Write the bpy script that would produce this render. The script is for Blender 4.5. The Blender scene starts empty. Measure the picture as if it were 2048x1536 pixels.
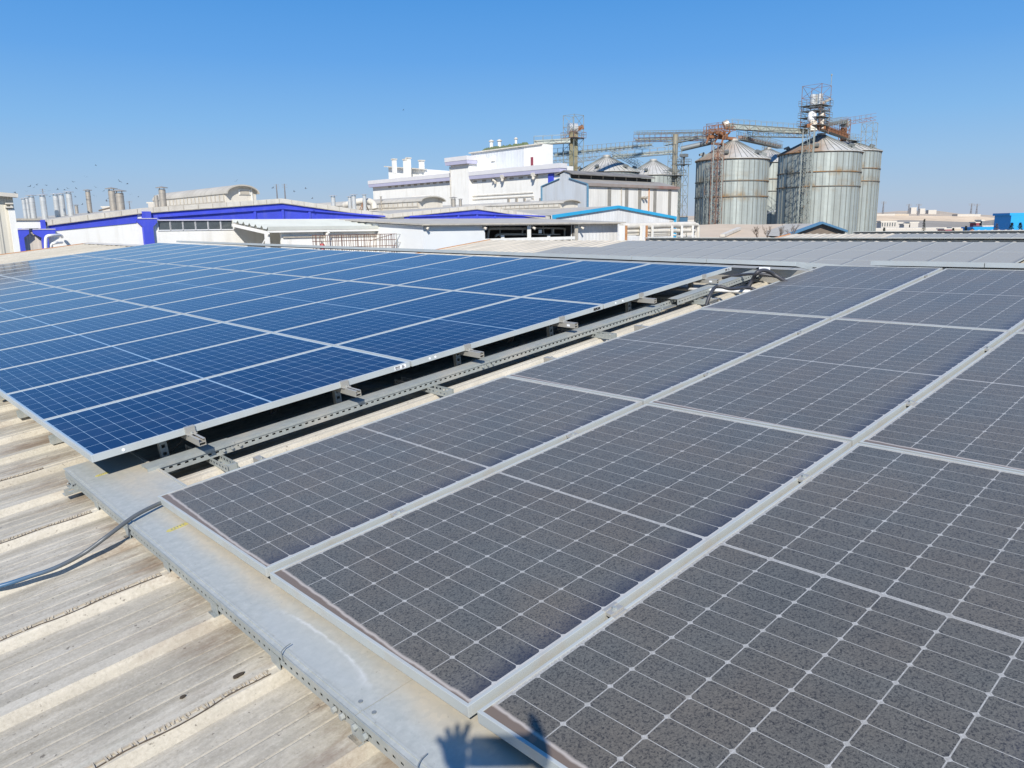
import bpy, math, random
from mathutils import Vector, Matrix
random.seed(7)
R_ = math.radians
SC = bpy.context.scene
COL = SC.collection

# ------------------------------------------------------------------ camera
# camera-space axes are x right, y down, z forward; the fit of the panel grid gives the roof axes
FPX = 1541.0                                   # focal length in pixels of a 2048 px wide picture
RG = Matrix(((.7244, .6815, .1040), (-.26, .1303, .9568), (.6385, -.7201, .2716)))
RB = Matrix(((.721, .6871, .0892), (-.2568, .1454, .9554), (.6435, -.7118, .2813)))
TG = Vector((-1.4597, .4614, 3.162)) * 1.171
TB = Vector((-2.1477, .3659, 3.9276)) * (.878 * 1.171)
th, ro = R_(11.5), R_(.8)
UPC = Vector((-math.sin(ro) * math.cos(th), -math.cos(ro) * math.cos(th), -math.sin(th))).normalized()
ucol = Vector((RG[0][0], RG[1][0], RG[2][0]))
XC = (ucol - UPC * ucol.dot(UPC)).normalized()
YC = UPC.cross(XC)
M = Matrix((XC, YC, UPC))                      # camera space -> world (X up the roof slope, Y to the left, Z up)
CAM = Vector((0, 0, 12.0))
cam_data = bpy.data.cameras.new("camera")
cam = bpy.data.objects.new("camera", cam_data)
COL.objects.link(cam)
right, upv, back = M @ Vector((1, 0, 0)), M @ Vector((0, -1, 0)), M @ Vector((0, 0, -1))
rot = Matrix((right, upv, back)).transposed().to_4x4()
cam.matrix_world = Matrix.Translation(CAM) @ rot
cam_data.sensor_width = 36.0
cam_data.lens = FPX / 2048 * 36.0
cam_data.clip_start = .02
cam_data.clip_end = 30000
SC.camera = cam

# ------------------------------------------------------------------ light
SUN_TRAVEL = Vector((.5419, .5792, -.6090)).normalized()
SUN_EL = math.asin(-SUN_TRAVEL.z)
W = bpy.data.worlds.new("World")
SC.world = W
W.use_nodes = True
wn = W.node_tree
bg = wn.nodes["Background"]
sky = wn.nodes.new("ShaderNodeTexSky")
sky.sky_type = 'NISHITA'
sky.sun_disc = False
sky.sun_elevation = SUN_EL
sky.sun_rotation = math.atan2(-SUN_TRAVEL.x, -SUN_TRAVEL.y)
sky.altitude = 900
sky.air_density = 1.0
sky.dust_density = .2
sky.ozone_density = 4
EXPO = .2
tcw = wn.nodes.new("ShaderNodeTexCoord"); sxyz = wn.nodes.new("ShaderNodeSeparateXYZ"); wn.links.new(tcw.outputs['Generated'], sxyz.inputs[0])
rampw = wn.nodes.new("ShaderNodeValToRGB"); wn.links.new(sxyz.outputs[2], rampw.inputs[0])
stops = [(0.0, (.43, .495, .64)), (.03, (.40, .525, .69)), (.075, (.315, .52, .775)), (.123, (.225, .475, .815)), (.196, (.128, .375, .80)), (.262, (.082, .315, .75)), (.5, (.05, .22, .62)), (1.0, (.03, .15, .48))]
el = rampw.color_ramp.elements
el[0].position, el[0].color = stops[0][0], (*stops[0][1], 1)
el[1].position, el[1].color = stops[-1][0], (*stops[-1][1], 1)
for p_, c_ in stops[1:-1]:
    e_ = el.new(p_); e_.color = (*c_, 1)
scl = wn.nodes.new("ShaderNodeVectorMath"); scl.operation = 'SCALE'; wn.links.new(rampw.outputs[0], scl.inputs[0]); scl.inputs['Scale'].default_value = 1 / (.12 * 2 ** EXPO)
mixw = wn.nodes.new("ShaderNodeMix"); mixw.data_type = 'RGBA'; mixw.inputs[0].default_value = .96
wn.links.new(sky.outputs[0], mixw.inputs[6]); wn.links.new(scl.outputs[0], mixw.inputs[7])
wn.links.new(mixw.outputs[2], bg.inputs[0])
bg.inputs[1].default_value = .12
sd = bpy.data.lights.new("sun", 'SUN')
sd.energy = 5.0
sd.angle = R_(.5)
sd.color = (1, .955, .885)
sun = bpy.data.objects.new("sun", sd)
COL.objects.link(sun)
sun.rotation_euler = SUN_TRAVEL.to_track_quat('-Z', 'Y').to_euler()
sun.location = (-20, -20, 60)
SC.view_settings.view_transform = 'Standard'
SC.view_settings.look = 'None'
SC.view_settings.gamma = 1
SC.view_settings.exposure = EXPO
try:
    SC.cycles.max_bounces = 6
except Exception:
    pass

# ------------------------------------------------------------------ helpers: picture ray -> real place
def ray(x, y): return M @ Vector(((x - 1024) / FPX, (y - 768) / FPX, 1))
def onX(x, y, s): d = ray(x, y); return CAM + d * (s / d.x)
def onY(x, y, s): d = ray(x, y); return CAM + d * (s / d.y)
def onZ(x, y, s): d = ray(x, y); return CAM + d * ((s - CAM.z) / d.z)
def at(x, y, z): return CAM + ray(x, y) * z
def V(*a): return Vector(a)

# ------------------------------------------------------------------ helpers: meshes
class MB:
    def __init__(s): s.v = []; s.f = []; s.m = []; s.cur = 0
    def add(s, vs, fs):
        o = len(s.v); s.v += [Vector(q) for q in vs]
        s.f += [tuple(i + o for i in f) for f in fs]; s.m += [s.cur] * len(fs)
        return s
    def quad(s, *p): return s.add(p, [tuple(range(len(p)))])
    def box(s, a, b):
        x0, y0, z0 = a; x1, y1, z1 = b
        return s.add([(x0,y0,z0),(x1,y0,z0),(x1,y1,z0),(x0,y1,z0),(x0,y0,z1),(x1,y0,z1),(x1,y1,z1),(x0,y1,z1)],
                     [(3,2,1,0),(4,5,6,7),(0,1,5,4),(1,2,6,5),(2,3,7,6),(3,0,4,7)])
    def bar(s, p, q, w, h=None, up=None):
        p, q = Vector(p), Vector(q); h = w if h is None else h
        d = (q - p).normalized(); up = Vector(up) if up is not None else Vector((0, 0, 1))
        if abs(d.dot(up)) > .98: up = Vector((1, 0, 0))
        a = d.cross(up).normalized() * (w / 2); b = a.cross(d).normalized() * (h / 2)
        return s.add([p-a-b, p+a-b, p+a+b, p-a+b, q-a-b, q+a-b, q+a+b, q-a+b],
                     [(3,2,1,0),(4,5,6,7),(0,1,5,4),(1,2,6,5),(2,3,7,6),(3,0,4,7)])
    def tube(s, pts, r, n=8, r1=None, cap=True):
        pts = [Vector(p) for p in pts]; k = len(pts); rings = []
        a = None
        for i, p in enumerate(pts):
            d = (pts[min(i+1, k-1)] - pts[max(i-1, 0)]).normalized()
            if a is None:
                a = d.orthogonal().normalized()
            a = (a - d * a.dot(d)).normalized(); b = d.cross(a)
            rr = r if r1 is None else r + (r1 - r) * i / (k - 1)
            rings.append([p + (a * math.cos(2*math.pi*j/n) + b * math.sin(2*math.pi*j/n)) * rr for j in range(n)])
        vs = [q for rg in rings for q in rg]; fs = []
        for i in range(k - 1):
            for j in range(n):
                fs.append((i*n+j, i*n+(j+1) % n, (i+1)*n+(j+1) % n, (i+1)*n+j))
        if cap: fs += [tuple(range(n-1, -1, -1)), tuple(range((k-1)*n, k*n))]
        return s.add(vs, fs)
    def lathe(s, c, prof, n=24):
        c = Vector(c); vs = []; fs = []; k = len(prof)
        for r, z in prof:
            for j in range(n):
                t = 2*math.pi*j/n; vs.append(c + Vector((r*math.cos(t), r*math.sin(t), z)))
        for i in range(k - 1):
            for j in range(n):
                fs.append((i*n+j, i*n+(j+1) % n, (i+1)*n+(j+1) % n, (i+1)*n+j))
        fs += [tuple(range(n-1, -1, -1)), tuple(range((k-1)*n, k*n))]
        return s.add(vs, fs)
    def prism(s, poly, vec):
        vec = Vector(vec); n = len(poly); p = [Vector(q) for q in poly]
        return s.add(p + [q + vec for q in p],
                     [tuple(range(n-1, -1, -1)), tuple(range(n, 2*n))] + [(i, (i+1) % n, n+(i+1) % n, n+i) for i in range(n)])
    def fix(s, me):
        import bmesh
        bm = bmesh.new(); bm.from_mesh(me); bmesh.ops.recalc_face_normals(bm, faces=bm.faces); bm.to_mesh(me); bm.free()
    def build(s, name, mat, parent=None, local=False, smooth=False, origin=None, bevel=0, recalc=True):
        off = Vector((0, 0, 0))
        if parent is not None:
            if not local: off = ROOT[parent.name]
        elif origin is not None: off = Vector(origin)
        else:
            xs = [q.x for q in s.v]; ys = [q.y for q in s.v]; zs = [q.z for q in s.v]
            off = Vector(((min(xs)+max(xs))/2, (min(ys)+max(ys))/2, min(zs)))
        me = bpy.data.meshes.new(name)
        me.from_pydata([tuple(q - off) for q in s.v], [], s.f)
        if recalc: s.fix(me)
        mats = mat if isinstance(mat, (list, tuple)) else [mat]
        for m_ in mats: me.materials.append(m_)
        if len(mats) > 1: me.polygons.foreach_set('material_index', s.m)
        if smooth:
            me.polygons.foreach_set('use_smooth', [True] * len(me.polygons))
        o = bpy.data.objects.new(name, me); COL.objects.link(o)
        if smooth == 'auto':
            md = o.modifiers.new('edge', 'EDGE_SPLIT'); md.split_angle = R_(40)
        if bevel:
            md = o.modifiers.new('bevel', 'BEVEL'); md.width = bevel; md.segments = 2; md.limit_method = 'ANGLE'
        if parent is not None:
            o.parent = parent; ROOT[o.name] = off
        else:
            o.location = off; ROOT[o.name] = off
        return o
ROOT = {}
def tag(o, label, cat, group=None, kind=None):
    if label: o['label'] = label
    if cat: o['category'] = cat
    if group: o['group'] = group
    if kind: o['kind'] = kind
    return o
def thing(name, label, cat, loc=(0, 0, 0), group=None, mw=None):
    o = bpy.data.objects.new(name, None); COL.objects.link(o)
    o.empty_display_size = .2
    if mw is not None: o.matrix_world = mw
    else: o.location = loc
    ROOT[o.name] = Vector(loc)
    return tag(o, label, cat, group)
def structure(name, mb, mat, **k):
    o = mb.build(name, mat, **k); o['kind'] = 'structure'; return o
def copy_tree(o, mw=None):
    c = o.copy(); COL.objects.link(c); ROOT[c.name] = ROOT[o.name].copy()
    if mw is not None: c.matrix_world = mw
    for ch in o.children:
        k = ch.copy(); COL.objects.link(k); k.parent = c; ROOT[k.name] = ROOT[ch.name].copy()
        for g in ch.children:
            d = g.copy(); COL.objects.link(d); d.parent = k; ROOT[d.name] = ROOT[g.name].copy()
    return c
ORD = ['first', 'second', 'third', 'fourth', 'fifth', 'sixth', 'seventh', 'eighth', 'ninth', 'tenth', 'eleventh', 'twelfth',
       'thirteenth', 'fourteenth', 'fifteenth', 'sixteenth', 'seventeenth', 'eighteenth', 'nineteenth', 'twentieth',
       'twenty-first', 'twenty-second', 'twenty-third', 'twenty-fourth', 'twenty-fifth', 'twenty-sixth', 'twenty-seventh', 'twenty-eighth']

# ------------------------------------------------------------------ helpers: materials
class NT:
    def __init__(s, name):
        s.mat = bpy.data.materials.new(name); s.mat.use_nodes = True
        s.t = s.mat.node_tree; s.b = s.t.nodes['Principled BSDF']
        s._tc = None
    def node(s, t, **k):
        n = s.t.nodes.new(t)
        for a, v in k.items(): setattr(n, a, v)
        return n
    def link(s, a, b): s.t.links.new(a, b)
    def put(s, sock, v):
        if isinstance(v, (int, float)): sock.default_value = v
        elif isinstance(v, tuple):
            sock.default_value = v if len(v) == len(sock.default_value) else (*v, 1)
        else: s.link(v, sock)
    def obj(s):
        if s._tc is None: s._tc = s.node('ShaderNodeTexCoord')
        return s._tc.outputs['Object']
    def math(s, op, a, b=None, c=None):
        n = s.node('ShaderNodeMath', operation=op)
        s.put(n.inputs[0], a)
        if b is not None: s.put(n.inputs[1], b)
        if c is not None: s.put(n.inputs[2], c)
        return n.outputs[0]
    def scale(s, vec, k):
        n = s.node('ShaderNodeMapping'); s.link(vec, n.inputs[0]); n.inputs['Scale'].default_value = k
        return n.outputs[0]
    def noise(s, sc, detail=4, rough=.55, stretch=None, vec=None, dist=0):
        n = s.node('ShaderNodeTexNoise')
        v = vec if vec is not None else s.obj()
        if stretch: v = s.scale(v, stretch)
        s.link(v, n.inputs['Vector'])
        n.inputs['Scale'].default_value = sc; n.inputs['Detail'].default_value = detail
        n.inputs['Roughness'].default_value = rough; n.inputs['Distortion'].default_value = dist
        return n.outputs[0]
    def ramp(s, f, a, b, lo=0., hi=1.):
        n = s.node('ShaderNodeMapRange'); s.put(n.inputs[0], f)
        n.inputs[1].default_value = a; n.inputs[2].default_value = b; n.inputs[3].default_value = lo; n.inputs[4].default_value = hi
        n.clamp = True
        return n.outputs[0]
    def mix(s, f, a, b, mode='MIX'):
        n = s.node('ShaderNodeMix', data_type='RGBA', blend_type=mode)
        s.put(n.inputs[0], f); s.put(n.inputs[6], a); s.put(n.inputs[7], b)
        return n.outputs[2]
    def bump(s, h, strength=.3, dist=.01):
        n = s.node('ShaderNodeBump'); s.link(h, n.inputs['Height'])
        n.inputs['Strength'].default_value = strength; n.inputs['Distance'].default_value = dist
        s.link(n.outputs[0], s.b.inputs['Normal'])
    def sep(s):
        n = s.node('ShaderNodeSeparateXYZ'); s.link(s.obj(), n.inputs[0]); return n.outputs
    def rnd(s):
        return s.node('ShaderNodeObjectInfo').outputs['Random']
    def done(s, col, rough=.6, metal=0., spec=.5):
        s.put(s.b.inputs['Base Color'], col); s.put(s.b.inputs['Roughness'], rough); s.put(s.b.inputs['Metallic'], metal)
        s.b.inputs['Specular IOR Level'].default_value = spec
        return s.mat

def plain(name, c, rough=.6, metal=0., var=.18, sc=3., stretch=None, dirt=None, dirt_amt=.5, dirt_sc=1., dirt_stretch=None, bump=0, spec=.5, lo=.5, hi=.72):
    m = NT(name)
    n = m.noise(sc, 5, .6, stretch)
    d = tuple(x * (1 - var) for x in c); l = tuple(min(1, x * (1 + var * .5)) for x in c)
    col = m.mix(m.ramp(n, .3, .7), d, l)
    if dirt:
        k = m.noise(dirt_sc, 6, .65, dirt_stretch)
        col = m.mix(m.math('MULTIPLY', m.ramp(k, lo, hi), dirt_amt), col, dirt)
    if bump: m.bump(m.noise(sc * 8, 3), bump, .004)
    return m.done(col, rough, metal, spec)

ALU = plain('aluminium_frame', (.47, .505, .50), .5, .12, .1, 2., dirt=(.45, .42, .36), dirt_amt=.35, dirt_sc=6)
ALU_DUSTY = plain('dusty_aluminium', (.45, .47, .445), .55, .1, .1, 2., dirt=(.42, .36, .28), dirt_amt=.6, dirt_sc=5)
RAIL = plain('raw_aluminium_rail', (.46, .44, .39), .5, .4, .12, 6., stretch=(1, .15, 1))
GALV = plain('galvanised_steel', (.37, .395, .375), .5, .25, .12, 22., dirt=(.55, .5, .42), dirt_amt=.7, dirt_sc=3)
GALV_DARK = plain('galvanised_dark', (.25, .27, .27), .6, .4, .2, 9.)
BLACK = plain('dark_interior', (.012, .011, .011), .9, 0, .2)
WHITE = plain('white_render', (.80, .785, .73), .8, 0, .05, .4, dirt=(.58, .55, .48), dirt_amt=.45, dirt_sc=.6, dirt_stretch=(2, 2, .35))
WHITE_SHEET = None
CREAM = plain('cream_fascia', (.62, .58, .50), .8, 0, .12, 1., dirt=(.34, .3, .25), dirt_amt=.5, dirt_sc=1.5, dirt_stretch=(1, 1, .3))
BLUE = plain('blue_paint', (.055, .078, .56), .6, 0, .12, .7, dirt=(.12, .14, .52), dirt_amt=.5, dirt_sc=2, dirt_stretch=(1, 1, .3))
LILAC = plain('faded_lilac_fascia', (.50, .48, .58), .7, 0, .1, .6)
CYAN = plain('cyan_trim', (.03, .36, .62), .5, 0, .1, 1.)
BEIGE_CONC = plain('beige_concrete', (.44, .40, .33), .85, 0, .2, 1.3, dirt=(.25, .22, .18), dirt_amt=.6, dirt_sc=2.2)
FIBRE = plain('fibre_cement', (.46, .43, .37), .9, 0, .15, .6, dirt=(.28, .26, .22), dirt_amt=.6, dirt_sc=.8, dirt_stretch=(.4, 3, 1))
STEEL = plain('chimney_steel', (.66, .66, .63), .34, .45, .15, 1.5, dirt=(.3, .26, .2), dirt_amt=.5, dirt_sc=1.2)
STEEL_DULL = plain('chimney_dull', (.44, .40, .34), .5, .4, .2, 1.5, dirt=(.22, .17, .12), dirt_amt=.6, dirt_sc=1.5)
RUST = plain('rusty_steel', (.27, .12, .055), .9, 0, .45, 2.5)
LATT = plain('weathered_lattice', (.33, .36, .33), .6, .2, .25, .8, dirt=(.3, .15, .06), dirt_amt=.8, dirt_sc=.35, lo=.55, hi=.68)
LATT_R = plain('rusting_lattice', (.26, .2, .17), .7, .1, .35, .6, dirt=(.27, .1, .04), dirt_amt=.9, dirt_sc=.5, lo=.42, hi=.6)
CONVEY = plain('pale_conveyor', (.46, .5, .45), .55, .2, .15, .6, dirt=(.3, .26, .2), dirt_amt=.5, dirt_sc=.7)
REDROD = plain('red_oxide_rods', (.19, .11, .085), .8, 0, .3, 2.)
GLASSDK = plain('window_glass', (.09, .105, .11), .15, 0, .3, .8, spec=.6)
CONDUIT = plain('grey_corrugated_conduit', (.125, .14, .15), .38, 0, .1, 5.)
CABLE = plain('black_cable', (.05, .05, .055), .5, 0, .1, 5.)
WHITEPIPE = plain('white_pipe', (.75, .74, .7), .4, 0, .08, 5.)
ORANGE = plain('orange_sealant', (.5, .24, .1), .8, 0, .2, 3.)
REDP = plain('red_paint', (.5, .02, .03), .4, 0, .1)
YELLOW = plain('yellow_tag', (.52, .45, .14), .6, 0, .2, 30.)
STICK = plain('white_sticker', (.85, .85, .85), .5, 0, .02)
BARK = plain('bare_twigs', (.16, .12, .09), .9, 0, .2)
NEEDLE = plain('dark_needles', (.035, .05, .03), .8, 0, .4, 3.)
BIRD = plain('dark_feathers', (.05, .05, .055), .8, 0, .2)
SKIN = plain('skin', (.45, .27, .19), .5, 0, .05)
CLOTH = plain('dark_jacket', (.03, .035, .05), .9, 0, .1)
HAIR = plain('dark_hair', (.02, .014, .01), .6, 0, .2)
PHONE = plain('black_phone', (.02, .02, .022), .2, 0, .05)
SKYBLUE = plain('bright_blue_cladding', (.02, .33, .72), .5, 0, .08, .2)
MAROON = plain('maroon_wall', (.25, .05, .07), .7, 0, .1)
BRICK = plain('brown_gable', (.2, .16, .125), .9, 0, .15, 1.2)
TRIMBLUE = plain('blue_verge_trim', (.08, .19, .31), .6, 0, .1)

def sheet(name, c, period, axis, rough=.55, depth=.35, dirt=(.35, .32, .27), damt=.35, metal=0., groove=.28):
    """profiled metal sheet: ribs every `period` metres counted along a world axis, real relief through bump"""
    m = NT(name)
    s = m.sep()
    co = s['XYZ'.index(axis)]
    fr = m.math('FRACT', m.math('MULTIPLY', co, 1 / period))
    tri = m.math('ABSOLUTE', m.math('SUBTRACT', fr, .5))
    h = m.ramp(tri, .2, .32)
    n = m.noise(.7, 5, .6, (1, 1, .25) if axis != 'Z' else None)
    col = m.mix(m.ramp(n, .42, .75), c, tuple(x * (1 - damt) + y * damt for x, y in zip(c, dirt)))
    col = m.mix(m.math('MULTIPLY', m.ramp(tri, .44, .5), groove), col, tuple(x * .5 for x in c))
    m.bump(h, depth, .04)
    return m.done(col, rough, metal)
SHEET_X = sheet('white_sheet_along_x', (.74, .74, .72), .5, 'X')
SHEET_Y = sheet('white_sheet_along_y', (.62, .64, .65), .45, 'Y')
SHEET_BEIGE = sheet('beige_sheet_wall', (.6, .54, .44), .7, 'X', groove=.5)
SHEET_CREAM = sheet('cream_sheet_wall', (.62, .58, .48), .42, 'X', groove=.75, depth=.8)
SHEET_GREY = sheet('pale_grey_sheet', (.55, .58, .6), .35, 'Y', groove=.35)
SHEET_STRIPE = sheet('white_warehouse_sheet', (.73, .71, .65), .6, 'X', groove=.2)

# ---- solar glass: local x runs along the panel, y across it
def solar(name, L, Wd, cell, line, dusty, spec_=.22, hues=((.222, .198, .158), (.196, .194, .170))):
    m = NT(name)
    x, y, _ = m.sep()
    mg, gap = .020, .012
    px = (L / 2 - mg - gap / 2) / 12; py = (Wd - 2 * mg) / 6
    xs = m.math('SUBTRACT', m.math('ABSOLUTE', m.math('SUBTRACT', x, L / 2)), gap / 2)
    ys = m.math('SUBTRACT', y, mg)
    def near(t, p):
        f = m.math('FRACT', m.math('DIVIDE', t, p))
        return m.math('MULTIPLY', m.math('SUBTRACT', .5, m.math('ABSOLUTE', m.math('SUBTRACT', f, .5))), p)
    dx, dy = near(xs, px), near(ys, py)
    lt = lambda a, b: m.math('LESS_THAN', a, b)
    mx = lambda a, b: m.math('MAXIMUM', a, b)
    k = mx(lt(dx, .0012), lt(dy, .0018))
    k = mx(k, lt(m.math('ADD', dx, dy), .0108 if dusty else .007))
    k = mx(k, mx(lt(xs, 0), mx(m.math('GREATER_THAN', xs, 12 * px), mx(lt(ys, 0), m.math('GREATER_THAN', ys, 6 * py)))))
    rnd = m.rnd()
    seam = m.math('MULTIPLY', lt(xs, -.0042), .35)
    if not dusty:
        n = m.noise(9, 3, .6)
        c2 = tuple(v * 1.45 for v in cell)
        cc = m.mix(m.ramp(n, .3, .75), cell, c2)
        cc = m.mix(m.math('MULTIPLY', rnd, .6), cc, (cell[0] * .7, cell[1] * 1.5, cell[2] * 1.15))
        col = m.mix(k, cc, line)
        dust = m.ramp(m.noise(2.2, 5, .6), .45, .8)
        col = m.mix(m.math('MULTIPLY', m.math('MULTIPLY', dust, m.ramp(rnd, 0, 1, .5, 1.6)), .07), col, (.4, .38, .34))
        return m.done(col, m.ramp(m.noise(3, 3), .3, .7, .06, .12), 0, .22)
    cell_ = m.mix(m.ramp(y, .0, .16), (.018, .024, .05), cell)
    col = m.mix(k, cell_, line)
    col = m.mix(seam, col, (.2, .2, .2))
    off = m.node('ShaderNodeVectorMath', operation='ADD')
    cmb = m.node('ShaderNodeCombineXYZ')
    m.link(m.math('MULTIPLY', rnd, 37), cmb.inputs[0]); m.link(m.math('MULTIPLY', rnd, 91), cmb.inputs[1])
    m.link(m.obj(), off.inputs[0]); m.link(cmb.outputs[0], off.inputs[1])
    pv = off.outputs[0]
    big = m.noise(1.6, 4, .6, vec=pv)
    # dust film, rinsed thinner along the right-hand (low y) edge, with a pock-marked fine grain
    grain = m.noise(210, 2, .75, vec=pv)
    pock = m.noise(165, 2, .7, vec=pv)
    amt = m.ramp(big, .25, .75, .46, .60)
    amt = m.math('MULTIPLY', amt, m.ramp(grain, .3, .7, .68, 1.32))
    amt = m.math('MULTIPLY', amt, m.ramp(pock, .36, .50, .28, 1.05))
    edge = m.math('ADD', y, m.math('MULTIPLY', m.math('SUBTRACT', m.noise(4, 4, .6, vec=pv), .5), .13))
    amt = m.math('MULTIPLY', amt, m.ramp(edge, .02, .10, .34, 1.0))
    hue = m.mix(m.ramp(m.noise(2.3, 3, .5, vec=pv), .35, .65), *hues)
    col = m.mix(amt, col, hue)
    # caked brown dirt along the front frame, deepest in the far corner
    wedge = m.math('ADD', .003, m.math('MULTIPLY', m.ramp(y, Wd * .3, Wd, 0, 1), .026))
    wedge = m.math('ADD', wedge, m.math('MULTIPLY', m.math('SUBTRACT', m.noise(14, 3, vec=pv), .5), .014))
    cake = m.ramp(m.math('SUBTRACT', m.math('SUBTRACT', x, .011), wedge), 0, .006, 1, 0)
    cake2 = m.ramp(m.math('SUBTRACT', m.math('SUBTRACT', x, .020), wedge), 0, .008, 1, 0)
    col = m.mix(cake2, col, (.42, .37, .32))
    col = m.mix(cake, col, (.17, .13, .10))
    m.b.inputs['Sheen Weight'].default_value = .32; m.b.inputs['Sheen Roughness'].default_value = .35; m.b.inputs['Sheen Tint'].default_value = (.9, .87, .83, 1)
    return m.done(col, m.ramp(grain, .3, .7, .36, .52), 0, spec_)

# ------------------------------------------------------------------ roof frames
O = CAM + M @ TG
slope = math.asin(ucol.dot(UPC))
def frame(o, u, l, n): return Matrix((( u.x, l.x, n.x, o.x), (u.y, l.y, n.y, o.y), (u.z, l.z, n.z, o.z), (0, 0, 0, 1)))
def camframe(Rm, o):
    c = [M @ Vector((Rm[0][i], Rm[1][i], Rm[2][i])) for i in range(3)]
    return frame(o, c[0].normalized(), -c[1].normalized(), -c[2].normalized())
FG = camframe(RG, O)                                   # grey array
FB = camframe(RB, CAM + M @ TB)                        # blue array
tilt = .008
U = V(math.cos(slope), 0, math.sin(slope)); Lv = V(0, 1, tilt).normalized(); N = U.cross(Lv).normalized()
FR = frame(O, U, Lv, N)                                # the roof they stand on
def T(x, y, z): return Matrix.Translation((x, y, z))

# ------------------------------------------------------------------ ground
g = MB()
rings = [0, 40, 150, 500, 1500, 4000, 12000]
nn = 48
vs = [(0, 0, 0)]
for r in rings[1:]:
    for j in range(nn): vs.append((r*math.cos(2*math.pi*j/nn), r*math.sin(2*math.pi*j/nn), 0))
fs = [(0, 1+j, 1+(j+1) % nn) for j in range(nn)]
for i in range(len(rings)-2):
    for j in range(nn): fs.append((1+i*nn+j, 1+(i+1)*nn+j, 1+(i+1)*nn+(j+1) % nn, 1+i*nn+(j+1) % nn))
g.add(vs, fs)
gm = NT('dry_ground')
gc = gm.mix(gm.ramp(gm.noise(.004, 6, .6), .35, .65), (.25, .20, .145), (.34, .29, .215))
structure('ground', g, gm.done(gc, .95, 0, .2), origin=(0, 0, 0))

# ------------------------------------------------------------------ the roof hall under the arrays
P0 = .995
RIDGE = 6.95
EAVE = -4.1
ROOFN = -.165
rm = NT('roof_sheet_weathered')
def roof_material():
    m = rm
    st = m.noise(1.0, 8, .72, (.5, 9, 1), dist=.5)
    st2 = m.noise(1.0, 7, .75, (1.4, 30, 1), dist=.2)
    big = m.noise(.8, 5, .62)
    mot = m.noise(5.5, 8, .78, (1, 2.2, 1), dist=.4)
    sy_ = m.sep()[1]
    # pans between the ribs hold the dirt, the rib crowns are rinsed clean
    fr = m.math('FRACT', m.math('ADD', m.math('DIVIDE', m.math('SUBTRACT', m.math('ADD', sy_, 0.0), .46), P0 / 2), .5))
    dr = m.math('MULTIPLY', m.math('ABSOLUTE', m.math('SUBTRACT', fr, .5)), P0 / 2)
    pan = m.ramp(dr, .03, .09, .42, 1.0)
    base = m.mix(m.ramp(big, .35, .65), (.50, .452, .36), (.575, .53, .435))
    d1 = m.math('MULTIPLY', m.math('MULTIPLY', m.ramp(st, .40, .66), m.ramp(big, .25, .6, .55, 1)), pan)
    col = m.mix(m.math('MULTIPLY', d1, .86), base, (.245, .21, .145))
    d2 = m.math('MULTIPLY', m.ramp(mot, .42, .68), pan)
    col = m.mix(m.math('MULTIPLY', d2, .72), col, (.27, .245, .195))
    col = m.mix(m.math('MULTIPLY', m.math('MULTIPLY', m.ramp(st2, .5, .72), pan), .4), col, (.30, .265, .21))
    col = m.mix(m.math('MULTIPLY', m.ramp(m.noise(2.6, 6, .7, (1, 2.4, 1)), .55, .8), .45), col, (.37, .37, .29))
    col = m.mix(m.math('MULTIPLY', m.ramp(m.noise(3.4, 8, .8, (1, 2, 1), dist=.8), .60, .72), .6), col, (.60, .565, .49))
    gr = m.noise(90, 4, .7)
    col = m.mix(m.math('MULTIPLY', m.ramp(gr, .52, .7), .34), col, (.2, .175, .13))
    col = m.mix(m.math('MULTIPLY', m.ramp(gr, .46, .3), .25), col, (.70, .65, .56))
    spk = m.noise(42, 3, .6)
    col = m.mix(m.math('MULTIPLY', m.ramp(spk, .66, .72), .75), col, (.11, .09, .07))
    drop = m.noise(7, 5, .75)
    col = m.mix(m.math('MULTIPLY', m.ramp(drop, .77, .80), .7), col, (.085, .065, .045))
    return m, col
_, rc = roof_material()
# rusty rinse marks below the cable tray and below the blue array's lower edge (they run down the slope)
sx, sy, sz = rm.sep()
def rinse(a, b):
    t = rm.math('ADD', sx, rm.math('MULTIPLY', rm.math('SUBTRACT', rm.noise(1.0, 5, .7, (2, 16, 1)), .5), .55))
    return rm.math('MULTIPLY', rm.ramp(t, a, b), rm.ramp(rm.noise(2.1, 7, .72, (.6, 1.6, 1)), .50, .62))
rinsed = rm.math('MULTIPLY', rinse(-.42, -.16), rm.ramp(sx, .5, .1))
rc = rm.mix(rm.math('MULTIPLY', rinsed, .62), rc, (.15, .085, .045))
ROOF = rm.done(rc, .62, 0, .35)
rm.bump(rm.noise(40, 3, .6), .12, .004)
m2 = NT('roof_sheet_far'); mm = m2
st = mm.noise(1.0, 6, .65, (.3, 5, 1))
ROOF_FAR = mm.done(mm.mix(mm.ramp(st, .4, .7), (.58, .52, .42), (.36, .33, .27)), .7, 0, .3)

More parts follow.
